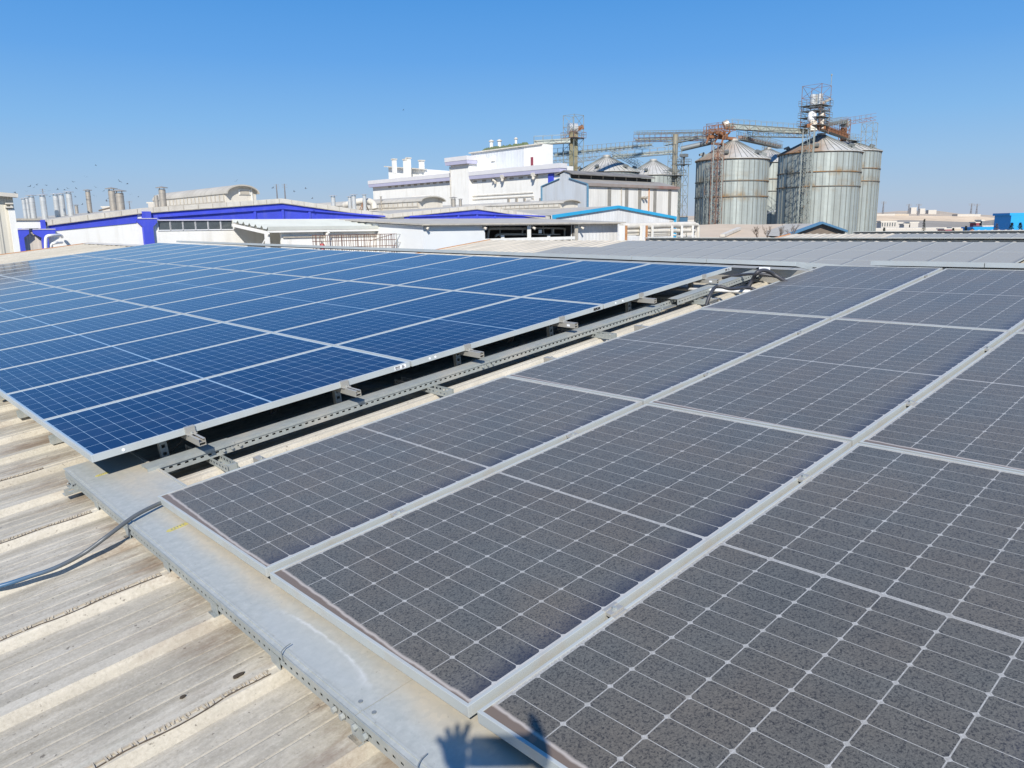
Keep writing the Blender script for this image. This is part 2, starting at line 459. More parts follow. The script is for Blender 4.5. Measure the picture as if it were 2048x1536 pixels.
def rib_profile(y0, y1, ph=.46, fine=True):
    """cross-section of the sandwich sheet: a lapped seam rib each metre, a plain rib half way, shallow grooves between"""
    pts = []
    k0 = math.floor((y0 - ph) / P0); k1 = math.ceil((y1 - ph) / P0)
    for k in range(k0, k1 + 1):
        s = ph + k * P0
        pts += [(s - .055, 0), (s - .03, .034), (s - .004, .036), (s, .040), (s + .03, .040), (s + .055, 0)]
        if fine:
            for q in (.17, .25, .33): pts += [(s + q - .006, 0), (s + q, -.0022), (s + q + .006, 0)]
        pts += [(s + P0/2 - .055, 0), (s + P0/2 - .028, .034), (s + P0/2 + .028, .034), (s + P0/2 + .055, 0)]
        if fine:
            for q in (.17, .25, .33): pts += [(s + P0/2 + q - .006, 0), (s + P0/2 + q, -.0022), (s + P0/2 + q + .006, 0)]
    pts = [p for p in pts if y0 <= p[0] <= y1]
    return [(y0, 0)] + pts + [(y1, 0)]
LEFT = 27.0
hall = thing('workshop_hall', 'beige ribbed sandwich-sheet roof hall carrying the blue and grey solar panels', 'hall', (O.x, O.y, 0))
def sheet_mesh(F, u0, u1, y0, y1, n0, fine=True, thick=.06):
    b = MB(); pr = rib_profile(y0, y1, fine=fine); k = len(pr)
    top0 = [F @ V(u0, y, n0 + h) for y, h in pr]; top1 = [F @ V(u1, y, n0 + h) for y, h in pr]
    bot0 = [F @ V(u0, y, n0 - thick) for y in (y0, y1)]; bot1 = [F @ V(u1, y, n0 - thick) for y in (y0, y1)]
    b.add(top0 + top1, [(i, i+1, k+i+1, k+i) for i in range(k - 1)])
    b.add(bot0 + bot1, [(1, 0, 2, 3)])
    return b
sheet_mesh(FR, EAVE, RIDGE, -14, LEFT, ROOFN).build('roof_sheet', ROOF, hall, recalc=False)
Rr = FR @ V(RIDGE, 0, ROOFN)
UB = V(math.cos(slope), 0, -math.sin(slope)); NB = UB.cross(Lv).normalized()
FBK = frame(Rr, UB, Lv, NB)
sheet_mesh(FBK, 0, 11, -14, LEFT, 0, False).build('back_roof_sheet', ROOF_FAR, hall, recalc=False)
b = MB()
for s_, F_ in ((1, FR), (-1, FBK)):
    if s_ == 1: q = [F_ @ V(RIDGE - .25, y, ROOFN + .044) for y in (-14, LEFT)] + [F_ @ V(RIDGE, y, ROOFN + .05) for y in (LEFT, -14)]
    else: q = [F_ @ V(.0, y, .05) for y in (-14, LEFT)] + [F_ @ V(.25, y, .044) for y in (LEFT, -14)]
    b.quad(*q)
b.build('ridge_cap', CREAM, hall)
b = MB()
e0 = FR @ V(EAVE, LEFT, ROOFN - .06); r0 = FR @ V(RIDGE, LEFT, ROOFN - .06); w0 = FBK @ V(11, LEFT, -.06)
b.prism([(e0.x, e0.y, 0), (w0.x, w0.y, 0), w0, r0, e0], (0, -.2, 0))
b.build('gable_wall', WHITE, hall)
b = MB(); b.bar(FR @ V(EAVE, LEFT + .03, ROOFN), FR @ V(RIDGE, LEFT + .03, ROOFN), .06, .1); b.build('verge_sealant', ORANGE, hall)
b = MB(); e1 = FR @ V(EAVE + .1, -14, ROOFN - .06); b.prism([(e0.x+.1, e0.y-.2, 0), (e0.x+.1, -10, 0), (e0.x+.1, -10, e1.z), (e0.x+.1, e0.y-.2, e0.z)], (.2, 0, 0)); b.build('eave_wall', WHITE, hall)
# crimped foam teeth squeezed out along the lapped seams, one strip per seam
SEAMF = plain('seam_foam', (.42, .37, .29), .9, 0, .3, 30)
SEAMD = plain('seam_dirt', (.10, .075, .055), .9, 0, .3, 20)
CRUMB = plain('crumbs', (.06, .045, .03), .9)
rng = random.Random(3)
for k in range(-3, 2):
    s = .46 + k * P0
    b = MB(); x = -2.6
    b.bar(FR @ V(-2.6, s - .003, ROOFN + .037), FR @ V(-.2, s - .003, ROOFN + .037), .006, .009, N)
    while x < -.2:
        w = rng.uniform(.004, .008); d = rng.uniform(.008, .020)
        if rng.random() < .86:
            y = s - .003
            b.bar(FR @ V(x, y + .002, ROOFN + .0405), FR @ V(x + rng.uniform(-.004, .004), y - d, ROOFN + .036), w, .007, N)
        x += rng.uniform(.011, .018)
    b.build('seam_foam', SEAMF, hall)
    b = MB()
    pts = [FR @ V(x * .05 - 2.6, s - .024 + .006 * math.sin(x * .9 + k) + rng.uniform(-.003, .003), ROOFN + .0372) for x in range(49)]
    for p, q in zip(pts, pts[1:]): b.bar(p, q, rng.uniform(.001, .0035), .003, N)
    b.build('seam_dirt', SEAMD, hall)
for (px, py) in ((476, 1350), (365, 1393)):
    n_ = N; d = ray(px, py)
    pl = FR.inverted() @ (CAM + d * (n_.dot(FR @ V(0, 0, ROOFN + .006) - CAM) / n_.dot(d)))
    sz_ = .014 if px == 476 else rng.uniform(.004, .008)
    poly = [FR @ V(pl.x + sz_ * 1.6 * math.cos(t) * rng.uniform(.6, 1.1), pl.y + sz_ * math.sin(t) * rng.uniform(.5, 1.1), ROOFN + .003) for t in [i * .7 for i in range(9)]]
    b = MB(); b.prism(poly, N * .004); b.build('dirt_crumb', CRUMB, hall)

# ------------------------------------------------------------------ solar panels
BL, BW, BPL, BPW = 2.072, 1.024, 2.0876, 1.0394
GL, GW, GPL, GPW = 2.280, 1.149, 2.298, 1.171
SOL_B = solar('blue_poly_cells', BL, BW, (.0018, .0090, .050), (.30, .41, .50), False)
SOL_G = solar('dusty_mono_cells', GL, GW, (.016, .017, .020), (.50, .49, .46), True)
def frame_mesh(L_, W_, h, lip=.011, z=0):
    b = MB()
    b.box((0, 0, -h), (lip, W_, z)); b.box((L_ - lip, 0, -h), (L_, W_, z))
    b.box((lip, 0, -h), (L_ - lip, lip, z)); b.box((lip, W_ - lip, -h), (L_ - lip, W_, z))
    # return flange under the module
    b.box((lip, lip, -h), (L_ - lip, lip + .02, -h + .002)); b.box((lip, W_ - lip - .02, -h), (L_ - lip, W_ - lip, -h + .002))
    return b
def make_panel(name, label, cat, group, mw, L_, W_, h, fm, gm_, bevel=.0012):
    t = thing(name, label, cat, group=group, mw=mw)
    frame_mesh(L_, W_, h).build('frame', fm, t, local=True, bevel=bevel)
    MB().box((.011, .011, -.009), (L_ - .011, W_ - .011, -.003)).build('cell_glass', gm_, t, local=True)
    return t
posw = ['at the low eave end', 'in the middle', 'at the ridge end']
gB = 'clean blue solar panels left of the gap'
protoB = None
NROWS = 16
for j in range(NROWS):
    for i in range(3):
        rw = 'the row beside the gap' if j == 0 else 'the %s row from the gap' % ORD[j]
        lab = 'blue solar panel %s of %s' % (posw[i], rw)
        jig = Matrix.Rotation(R_(random.uniform(-.05, .05)), 4, 'X') @ Matrix.Rotation(R_(random.uniform(-.05, .05)), 4, 'Y')
        mw = FB @ T(i * BPL, j * BPW, 0) @ jig
        if protoB is None:
            protoB = make_panel('solar_panel', lab, 'solar panel', gB, mw, BL, BW, .040, ALU, SOL_B); o = protoB
        else:
            o = copy_tree(protoB, mw); o['label'] = lab
        if j == 0:
            MBs = MB(); MBs.box((BL - .13, -.0016, -.032), (BL - .035, 0, -.008))
            sl = MBs.build('serial_label', STICK, o, local=True)
            MBs = MB(); xx = BL - .125
            while xx < BL - .085:
                w = random.choice((.001, .002, .003)); MBs.box((xx, -.0024, -.022), (xx + w, -.0017, -.010)); xx += w + random.choice((.001, .002))
            for q in range(5): MBs.box((BL - .07, -.0024, -.013 - q * .0042), (BL - .07 + random.uniform(.014, .028), -.0017, -.011 - q * .0042))
            MBs.box((BL - .125, -.0024, -.029), (BL - .088, -.0017, -.0255))
            MBs.build('printed_code', BLACK, sl, local=True)
            MBs = MB(); MBs.tube([(.16 + .05 * i, -.0022, -.02), (.16 + .05 * i, .002, -.02)], .0085, 14)
            MBs.build('round_plug', STICK, o, local=True)
gG = 'dusty grey solar panels right of the gap'
protoG = None
rown = ['the row beside the gap', 'the middle row right of the gap', 'the nearest row in front']
for j in range(3):
    for i in range(3):
        lab = 'dusty grey panel %s of %s' % (posw[i], rown[j])
        jig = Matrix.Rotation(R_(random.uniform(-.08, .08)), 4, 'X') @ Matrix.Rotation(R_(random.uniform(-.06, .06)), 4, 'Y')
        xo = (.0, .0, .012)[j]
        mw = FG @ T(i * GPL + xo + .004, -j * GPW - GW - (.004 if j == 0 else .011), -.008 * j) @ jig
        if protoG is None:
            protoG = make_panel('solar_panel', lab, 'solar panel', gG, mw, GL, GW, .036, ALU_DUSTY, SOL_G); o = protoG
        else:
            o = copy_tree(protoG, mw); o['label'] = lab
# mid clamps holding neighbouring grey panels
gC = 'small clamps bolted between the grey panels'
cl0 = None
def on_plane(px, py, F, n):
    nn_ = V(F[0][2], F[1][2], F[2][2]); d = ray(px, py)
    return F.inverted() @ (CAM + d * (nn_.dot(F @ V(0, 0, n) - CAM) / nn_.dot(d)))
clamps = [(1222, 1212, 'nearest the camera on the front joint'), (1612, 952, 'second along the front joint'), (1826, 803, 'third along the front joint just past the cross joint'), (1974, 694, 'farthest along the front joint'),
          (792, 1023, 'nearest on the joint behind'), (1140, 868, 'second along the joint behind'), (1414, 747, 'third along the joint behind'), (1603, 664, 'fourth along the joint behind'), (1850, 551, 'farthest along the joint behind')]
for q, (px, py, w) in enumerate(clamps):
    p = on_plane(px, py, FG, -.004)
    jrow = 2 if q < 4 else 1
    y = -jrow * GPW - .001
    mw = FG @ T(p.x, y, -.006 * jrow + .002)
    lab = 'small bolted panel clamp, ' + w
    if cl0 is None:
        cl0 = thing('panel_clamp', lab, 'clamp', group=gC, mw=mw)
        b = MB(); b.box((-.03, -.012, -.012), (.03, .014, .0)); b.box((-.03, .012, -.0), (.03, .0245, .0035)); b.box((-.03, -.024, -.012), (.03, -.012, -.006))
        b.build('clamp_plate', RAIL, cl0, local=True, bevel=.001)
        b = MB(); b.tube([(0, 0, -.003), (0, 0, .009)], .0075, 6); b.tube([(0, 0, -.003), (0, 0, .001)], .011, 12)
        b.build('bolt', GALV, cl0, local=True)
    else:
        o = copy_tree(cl0, mw); o['label'] = lab

# ------------------------------------------------------------------ rails under the blue array
gR = 'aluminium rails under the blue panels'
FBr = FB.inverted() @ FR
bz = -.040
r0 = None
railu = [.42, 1.44, 2.50, 3.53, 4.60, 5.63]
raild = ['nearest', 'second', 'third', 'fourth', 'fifth', 'farthest']
for q, u_ in enumerate(railu):
    mw = FB @ T(u_ + .10, 0, bz)
    lab = 'square aluminium rail end poking out under the blue panels, %s from the eave' % raild[q]
    if r0 is None:
        r0 = thing('mounting_rail', lab, 'rail', group=gR, mw=mw)
        y0, y1 = -.16, NROWS * BPW
        b = MB(); w, h, t = .020, .040, .0025
        b.box((-w, y0, -h), (-w + t, y1, 0)); b.box((w - t, y0, -h), (w, y1, 0)); b.box((-w + t, y0, -h), (w - t, y1, -h + t))
        b.box((-w + t, y0, -t), (-.006, y1, 0)); b.box((.006, y0, -t), (w - t, y1, 0))
        b.box((-w + t, y0, -.022), (w - t, y1, -.020))
        b.build('channel', RAIL, r0, local=True)
        b = MB(); b.box((-.028, -.012, 0), (.028, -.002, .030)); b.box((-.028, -.012, .040), (.028, .012, .0435)); b.box((-.028, -.012, .030), (.028, -.002, .040)); b.box((-.028, -.034, 0), (.028, -.012, .004))
        b.build('end_clamp', RAIL, r0, local=True, bevel=.001)
        b = MB(); b.tube([(0, -.022, .003), (0, -.022, .014)], .0075, 6); b.build('bolt', GALV, r0, local=True)
    else:
        o = copy_tree(r0, mw); o['label'] = lab
        if q in (3, 5):
            b = MB(); b.box((-.0216, -.105, -.028), (-.0200, -.075, -.012)); b.build('white_label', STICK, o, local=True)
# perforated strut posts carrying the rails
gP = 'perforated strut posts under the blue array'
p0 = None
postd = ['nearest, beside the cable tray end', 'second from the eave', 'third from the eave', 'fourth from the eave', 'fifth from the eave', 'closest to the ridge']
for q, u_ in enumerate(railu):
    base = FR.inverted() @ (FB @ V(u_ + .10 + (-.12 if q == 0 else .03), .16 if q else .13, 0))
    mw = FR @ T(base.x, base.y, ROOFN + .0)
    lab = 'upright perforated steel strut in shade under blue panels, ' + postd[q]
    if p0 is None:
        p0 = thing('strut_post', lab, 'post', group=gP, mw=mw)
        H = .21; b = MB()
        # web facing the gap with punched holes: built as strips between the holes
        holes = [.03, .075, .12, .165]
        ys = 0
        b.box((-.022, 0, 0), (-.011, .003, H)); b.box((.011, 0, 0), (.022, .003, H))
        prev = 0
        for h in holes: b.box((-.011, 0, prev), (.011, .003, h - .010)); prev = h + .010
        b.box((-.011, 0, prev), (.011, .003, H))
        b.box((-.022, .003, 0), (-.019, .035, H)); b.box((.019, .003, 0), (.022, .035, H))
        b.box((-.05, -.03, 0), (.05, .05, .006))
        b.build('perforated_channel', GALV, p0, local=True)
        b = MB(); b.tube([(.035, .01, .0), (.035, .01, .016)], .008, 6); b.tube([(-.035, .01, .0), (-.035, .01, .016)], .008, 6); b.build('bolt', GALV_DARK, p0, local=True)
    else:
        o = copy_tree(p0, mw); o['label'] = lab

def slotted(b, F, p, q, up, h, slot, gap, t=.002, hh=.010):
    """perforated strip standing on line p->q (frame coords), height h along `up`, slots punched along its middle"""
    p, q, up = Vector(p), Vector(q), Vector(up)
    d = (q - p); L_ = d.length; d.normalize(); side = d.cross(up).normalized() * t
    def blk(a, c, z0, z1):
        A_ = p + d * a + up * z0; B_ = p + d * c + up * z0; C_ = p + d * c + up * z1; D_ = p + d * a + up * z1
        b.prism([F @ A_, F @ B_, F @ C_, F @ D_], (F.to_3x3() @ side))
    m_ = h / 2
    blk(0, L_, 0, m_ - hh / 2); blk(0, L_, m_ + hh / 2, h)
    x = 0
    while x < L_ - slot - gap:
        blk(x, x + gap, m_ - hh / 2, m_ + hh / 2); x += slot + gap
    blk(x, L_, m_ - hh / 2, m_ + hh / 2)

# ------------------------------------------------------------------ lidded cable tray in the gap
tray = thing('cable_tray', 'long lidded perforated steel cable tray lying in the gap between the arrays', 'cable tray', FR @ V(.1, .6, -.15))
a, c = V(.13, .545, -.092), V(6.35, .475, -.092)
b = MB(); slotted(b, FR, a, V(4.70, .494, -.092), (0, 0, 1), .050, .020, .024)
b.build('perforated_side', GALV, tray)
b = MB(); slotted(b, FR, V(4.95, .487, -.080), V(6.55, .455, -.045), (0, 0, 1), .050, .020, .024); b.build('perforated_side', GALV, tray)
b = MB(); slotted(b, FR, a + V(0, .092, 0), c + V(0, .092, 0), (0, 0, 1), .050, .02, .024); b.build('perforated_side', GALV, tray)
b = MB()
for (s0, s1, ex) in ((.13, .62, .003), (.622, 2.6, 0), (2.602, 4.70, .002)):
    f = lambda u: .545 + (.475 - .545) * (u - .13) / 6.22
    y0, y1 = f(s0), f(s1)
    b.prism([FR @ V(s0, y0 - .004 - ex, -.040 + ex), FR @ V(s1, y1 - .004 - ex, -.040 + ex), FR @ V(s1, y1 + .098, -.040 + ex), FR @ V(s0, y0 + .098, -.040 + ex)], N * .003)
    b.prism([FR @ V(s0, y0 - .007 - ex, -.052), FR @ V(s1, y1 - .007 - ex, -.052), FR @ V(s1, y1 - .007 - ex, -.037 + ex), FR @ V(s0, y0 - .007 - ex, -.037 + ex)], FR.to_3x3() @ V(0, .003, 0))
b.build('lid', GALV, tray)
b = MB(); b.prism([FR @ V(4.95, .483, -.026), FR @ V(6.55, .451, .008), FR @ V(6.55, .56, .008), FR @ V(4.95, .59, -.026)], N * .003)
b.build('raised_lid', GALV, tray)
b = MB(); b.prism([FR @ V(.13, .56, -.090), FR @ V(6.5, .49, -.09), FR @ V(6.5, .575, -.09), FR @ V(.13, .635, -.09)], N * .003); b.build('tray_floor', GALV_DARK, tray)
b = MB()
for u_ in (.60, 2.58, 4.66):
    for dx in (-.05, 0, .05):
        y = .545 - .07 * (u_ - .13) / 6.22
        p = FR @ V(u_ + dx, y - .009, -.066); b = MB(); b.tube([p, p - FR.to_3x3() @ V(0, .008, 0)], .009, 8); b.build('bolt', GALV, tray)

# short perforated cross channels under the tray
gX = 'short perforated cross channels under the cable tray'
x0 = None
for q, (u_, w, yo) in enumerate(((.50, 'nearest the tray corner, lidded with a shadow', .0), (2.05, 'second up the slope', 0), (3.80, 'third up the slope', 0), (5.26, 'farthest up near the ridge', .09))):
    mw = FR @ T(u_, .30 + yo, -.124)
    lab = 'short perforated cross channel under the tray, ' + w
    if x0 is None:
        x0 = thing('cross_channel', lab, 'bracket', group=gX, mw=mw)
        b = MB()
        I4 = Matrix.Identity(4)
        slotted(b, I4, (-.03, .62, 0), (-.03, 0, 0), (0, 0, 1), .042, .022, .018, hh=.014)
        slotted(b, I4, (.03, .62, 0), (.03, 0, 0), (0, 0, 1), .042, .022, .018, hh=.014)
        b.box((-.03, 0, 0), (-.018, .62, .003)); b.box((.018, 0, 0), (.03, .62, .003))
        yy = 0
        while yy < .6: b.box((-.018, yy, 0), (.018, yy + .02, .003)); yy += .045
        b.build('perforated_channel', GALV, x0, local=True)
        b = MB(); b.box((-.026, .01, .003), (.026, .024, .04)); b.build('end_bracket', GALV, x0, local=True)
    else:
        o = copy_tree(x0, mw); o['label'] = lab
# little clips and rail feet standing along the roof rib beside the grey array
gF = 'aluminium rail stubs beside the grey array'
f0 = None
for q, (px, py) in enumerate(((1100, 716), (1280, 652), (1418, 597), (1476, 577), (520, 917))):
    p = on_plane(px, py, FR, -.08)
    mw = FR @ T(p.x, p.y + .0, -.125)
    lab = 'stub of aluminium rail at the left edge of the grey array, ' + ['second', 'third', 'fourth', 'farthest', 'nearest'][q] + ' from the eave'
    if f0 is None:
        f0 = thing('rail_stub', lab, 'rail', group=gF, mw=mw)
        b = MB(); b.box((-.02, -.10, 0), (-.017, .05, .045)); b.box((.017, -.10, 0), (.02, .05, .045)); b.box((-.02, -.10, .045), (.02, .05, .048)); b.box((-.017, -.1, .02), (.017, .05, .022))
        b.build('channel', RAIL, f0, local=True)
        b = MB(); b.tube([(0, -.02, .048), (0, -.02, .06)], .008, 6); b.build('bolt', GALV, f0, local=True)
    else:
        o = copy_tree(f0, mw); o['label'] = lab

# ------------------------------------------------------------------ wide lidded tray across the front
TOPN = -.052
ft = thing('cable_tray', 'wide dusty lidded cable tray running along the front of the grey panels', 'cable tray', FR @ V(0, 0, -.15))
tm = NT('tray_lid_metal')
ty = tm.sep()
dust = tm.ramp(tm.math('ADD', ty[1], tm.math('MULTIPLY', tm.noise(2.2, 4), .8)), 3.9, 3.2)
spang = tm.noise(26, 5, .7)
tcol = tm.mix(tm.ramp(spang, .35, .7), (.37, .385, .355), (.46, .47, .435))
dn = tm.ramp(tm.noise(1.3, 6, .65, (1.4, .6, 1)), .34, .56)
lim = tm.ramp(tm.math('ADD', ty[0], tm.math('MULTIPLY', tm.math('SUBTRACT', tm.noise(3, 4), .5), .14)), -.10, -.02)
tcol = tm.mix(tm.math('MULTIPLY', tm.math('MULTIPLY', dn, lim), .8), tcol, (.52, .455, .345))
tcol = tm.mix(tm.math('MULTIPLY', tm.ramp(tm.noise(70, 3), .68, .75), .5), tcol, (.2, .17, .13))
vor = tm.node('ShaderNodeTexVoronoi'); tm.link(tm.obj(), vor.inputs['Vector']); vor.inputs['Scale'].default_value = 55
vsep = tm.node('ShaderNodeSeparateColor'); tm.link(vor.outputs['Color'], vsep.inputs[0])
tcol = tm.mix(tm.ramp(vsep.outputs[0], 0, 1, 0, .22), tcol, (.27, .285, .27))
scr = tm.noise(1, 6, .8, (6, 60, 1), dist=1.5)
tcol = tm.mix(tm.math('MULTIPLY', tm.ramp(scr, .64, .70), .35), tcol, (.56, .56, .52))
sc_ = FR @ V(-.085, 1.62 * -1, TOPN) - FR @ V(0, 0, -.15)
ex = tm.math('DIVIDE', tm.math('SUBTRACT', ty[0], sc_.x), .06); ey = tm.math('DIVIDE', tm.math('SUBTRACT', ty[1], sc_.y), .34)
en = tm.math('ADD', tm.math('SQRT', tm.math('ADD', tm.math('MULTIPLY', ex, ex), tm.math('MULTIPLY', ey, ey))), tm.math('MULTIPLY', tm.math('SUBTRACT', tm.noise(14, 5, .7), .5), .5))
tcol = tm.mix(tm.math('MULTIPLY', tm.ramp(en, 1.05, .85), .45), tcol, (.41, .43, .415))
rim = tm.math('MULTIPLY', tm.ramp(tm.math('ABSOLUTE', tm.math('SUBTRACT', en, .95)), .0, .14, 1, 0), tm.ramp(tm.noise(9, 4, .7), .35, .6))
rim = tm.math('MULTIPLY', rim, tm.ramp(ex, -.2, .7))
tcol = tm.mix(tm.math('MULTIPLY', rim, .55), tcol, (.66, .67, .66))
TRAYM = tm.done(tcol, .55, .1, .45)
TOPN = -.052
def fbox(b, a, c): # box in roof frame
    b2 = MB(); b2.box(a, c); b.add([FR @ v for v in b2.v], b2.f)
b = MB(); fbox(b, (-.165, -2.030, TOPN - .003), (.19, 1.06, TOPN)); fbox(b, (-.150, -2.030, TOPN), (-.142, 1.0, TOPN + .003))
fbox(b, (.176, -2.03, TOPN), (.19, 1.0, TOPN + .004))
b.build('lid', TRAYM, ft)
b = MB(); fbox(b, (-.165, -6, TOPN - .003), (.19, -2.033, TOPN)); fbox(b, (-.150, -6, TOPN), (-.142, -2.033, TOPN + .003)); b.build('lid', TRAYM, ft)
b = MB(); fbox(b, (-.1695, -2.033, TOPN - .020), (-.1665, 1.0, TOPN + .0005)); fbox(b, (-.1695, -6, TOPN - .020), (-.1665, -2.035, TOPN + .0005)); b.build('lid_lip', GALV, ft)
b = MB(); slotted(b, FR, V(-.163, 1.05, TOPN - .058), V(-.163, -6, TOPN - .058), (0, 0, 1), .044, .016, .022, hh=.011)
b.build('perforated_side', GALV, ft)
b = MB(); fbox(b, (-.158, -6, TOPN - .058), (.185, 1.05, TOPN - .055)); fbox(b, (.182, -6, TOPN - .055), (.185, 1.05, TOPN - .005)); b.build('tray_floor', GALV_DARK, ft)
b = MB()
for k in range(-4, 2):
    s = .46 + k * P0
    if s > 1: continue
    for e in (0, P0/2):
        b = MB(); fbox(b, (-.185, s + e - .03, ROOFN + .03), (-.11, s + e + .03, ROOFN + .034)); fbox(b, (-.169, s + e - .03, ROOFN + .034), (-.166, s + e + .03, TOPN - .03)); b.build('foot_bracket', GALV, ft)
b = MB()
for dy in (-.10, -.045, .02, .065):
    p = FR @ V(-.169, -1.985 + dy, TOPN - .036); q = p - FR.to_3x3() @ V(.012, 0, 0); b = MB(); b.tube([p, q], .010, 8); b.build('bolt', GALV, ft)
for dy in (-.035, .035):
    p = FR @ V(-.125, -2.03 + dy, TOPN - .001); b = MB(); b.tube([p, p + N * .004], .007, 8); b.build('bolt', GALV_DARK, ft)

for y in (-1.60, -2.33):
    pts = [FR @ V(-.13 - .045 * math.sin(t) * (1 if t < 3.2 else .9), y + .01 * math.cos(t * 2), TOPN + .004 + (.012 if t < 1.6 else -.012 * t)) for t in [i * .4 for i in range(9)]]
    b = MB(); b.tube(pts, .0018, 5); b.build('wire_tie', GALV_DARK, ft)
gY = 'yellow warning tags stuck on the front tray lid'
for px, py, L0, rot_, w in ((356, 1054, .085, 6, 'nearest the frame corner'), (206, 948, .06, 4, 'at the shaded far end of the lid')):
    p = on_plane(px, py, FR, TOPN + .001)
    mw = FR @ T(p.x, p.y, TOPN + .0006) @ Matrix.Rotation(R_(rot_), 4, 'Z')
    t = thing('warning_tag', 'worn yellow tag on the tray lid, ' + w, 'tag', group=gY, mw=mw)
    b = MB(); b.prism([(-L0/2, -.014, 0), (L0/2, -.014, 0), (L0/2, .014, 0), (-L0/2, .014, 0), (-L0/2 - .012, 0, 0)], (0, 0, .0015)); b.build('tag_plate', YELLOW, t, local=True)
    b = MB()
    for q in range(5): 
        x_ = -L0/2 + .012 + q * L0 / 6.2
        b.box((x_, -.008, .0015), (x_ + L0 * .03, .006, .0022)); b.box((x_, .004, .0015), (x_ + L0 * .09, .007, .0022))
    b.build('worn_print', GALV_DARK, t, local=True)
# tail of perforated strut poking out left of the tray
t = thing('strut_offcut', 'short perforated strut with a wire tie poking out left of the front tray', 'bracket', FR @ V(-.1, .75, -.13))
b = MB(); slotted(b, FR, V(-.235, .80, -.125), V(.12, .83, -.125), (0, 0, 1), .036, .026, .022, hh=.012); fbox(b, (-.235, .802, -.128), (.12, .86, -.125)); b.build('perforated_channel', GALV, t)
b = MB(); b.tube([FR @ V(-.20 + .012 * i, .84 + .03 * math.sin(i * 1.3), -.085 + .012 * math.cos(i * 1.7)) for i in range(9)], .004, 5); b.build('tie_wire', GALV_DARK, t)
gH = 'small clip brackets under the blue panels lower edge'
h0 = None
for q, (px, py) in enumerate(((112, 883), (46, 832), (6, 795))):
    p = on_plane(px, py, FR, ROOFN + .04)
    mw = FR @ T(p.x, p.y, ROOFN + .034)
    lab = 'small slotted clip bracket on the roof rib by the blue edge, ' + ['nearest the array corner', 'second from the corner', 'at the picture edge'][q]
    if h0 is None:
        h0 = thing('clip_bracket', lab, 'bracket', group=gH, mw=mw)
        b = MB(); b.box((-.03, -.035, 0), (.25, .035, .003)); b.box((-.03, -.035, .003), (.25, -.032, .05)); b.box((-.03, .032, .003), (.25, .035, .05)); b.box((-.03, -.032, .03), (-.012, .032, .033)); b.box((.03, -.032, .03), (.05, .032, .033)); b.build('channel', GALV, h0, local=True)
        b = MB(); b.tube([(.01, 0, .003), (.01, 0, .04)], .007, 6); b.build('bolt', GALV_DARK, h0, local=True)
    else:
        o = copy_tree(h0, mw); o['label'] = lab

# ------------------------------------------------------------------ conduits and cables
def spline(pts, n=8):
    P = [Vector(p) for p in pts]; out = []
    for i in range(len(P) - 1):
        p0_, p1, p2, p3 = P[max(i-1, 0)], P[i], P[i+1], P[min(i+2, len(P)-1)]
        for k in range(n):
            t = k / n
            out.append(.5 * ((2*p1) + (p2-p0_)*t + (2*p0_-5*p1+4*p2-p3)*t*t + (3*p1-p0_-3*p2+p3)*t**3))
    return out + [P[-1]]
def pix(px, py, n): return FR @ on_plane(px, py, FR, n)
def top(n, h): return [pix(*q) for q in h]
_cm = NT('conduit_lit_blue_end'); _cx = _cm.sep()[0]
_cc = _cm.mix(_cm.ramp(_cm.math('ADD', _cx, _cm.math('MULTIPLY', _cm.noise(6, 3), .1)), -.06, .18), (.05, .12, .21), (.10, .108, .112))  # bluish light on the left end is painted into the grey colour
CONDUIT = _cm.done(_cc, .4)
b = MB()
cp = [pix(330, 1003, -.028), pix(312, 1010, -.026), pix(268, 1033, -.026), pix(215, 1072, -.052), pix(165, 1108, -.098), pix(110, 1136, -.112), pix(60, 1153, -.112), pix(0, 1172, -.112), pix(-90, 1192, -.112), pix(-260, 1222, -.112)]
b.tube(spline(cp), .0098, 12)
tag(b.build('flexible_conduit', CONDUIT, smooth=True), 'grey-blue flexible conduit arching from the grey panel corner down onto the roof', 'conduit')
b = MB(); b.tube(spline([pix(1412, 612, -.06), pix(1420, 590, .03), pix(1430, 575, .07), pix(1440, 573, .075), pix(1462, 578, .04), pix(1500, 576, -.02), pix(1530, 590, -.08)]), .016, 8)
tag(b.build('black_cable', CABLE, smooth=True), 'dark hooked cable rising by the grey panels beside the white pipe', 'cable')
b = MB(); b.tube(spline([pix(1492, 582, -.06), pix(1505, 560, .04), pix(1514, 545, .12), pix(1530, 541, .12), pix(1548, 549, .06), pix(1575, 566, -.02)]), .02, 8)
tag(b.build('black_cable', CABLE, smooth=True), 'thick dark cable looped over the raised tray end near the ridge', 'cable')
b = MB(); b.tube(spline([pix(1445, 556, -.02), pix(1480, 550, .02), pix(1515, 548, .05), pix(1550, 553, .02), pix(1580, 562, -.03)]), .014, 8)
tag(b.build('black_cable', CABLE, smooth=True), 'thin dark cable lying behind the raised tray end near the ridge', 'cable')
b = MB(); b.tube([pix(1340, 577, -.035), pix(1500, 583, -.035)], .016, 10)
tag(b.build('white_pipe', WHITEPIPE, smooth=True), 'white plastic pipe crossing the tray gap near the ridge', 'pipe')
for w, pts in (('looping down under the nearest blue panel corner', [(345, 868, .06), (350, 885, .02), (342, 905, -.06), (352, 912, -.09), (372, 893, -.02), (388, 880, .03)]),
               ('dangling under the second blue rail', [(555, 800, .05), (560, 818, .0), (556, 832, -.05), (566, 826, -.04), (570, 812, .02)]),
               ('dangling in the shade under the third blue panel', [(1036, 668, .04), (1040, 676, .0), (1034, 686, -.05), (1042, 682, -.03), (1044, 672, .02)])):
    b = MB(); b.tube(spline([pix(*q) + V(0, .10, 0) for q in pts]), .004, 6)
    tag(b.build('thin_cable', CABLE, smooth=True), 'thin cable ' + w, 'cable')

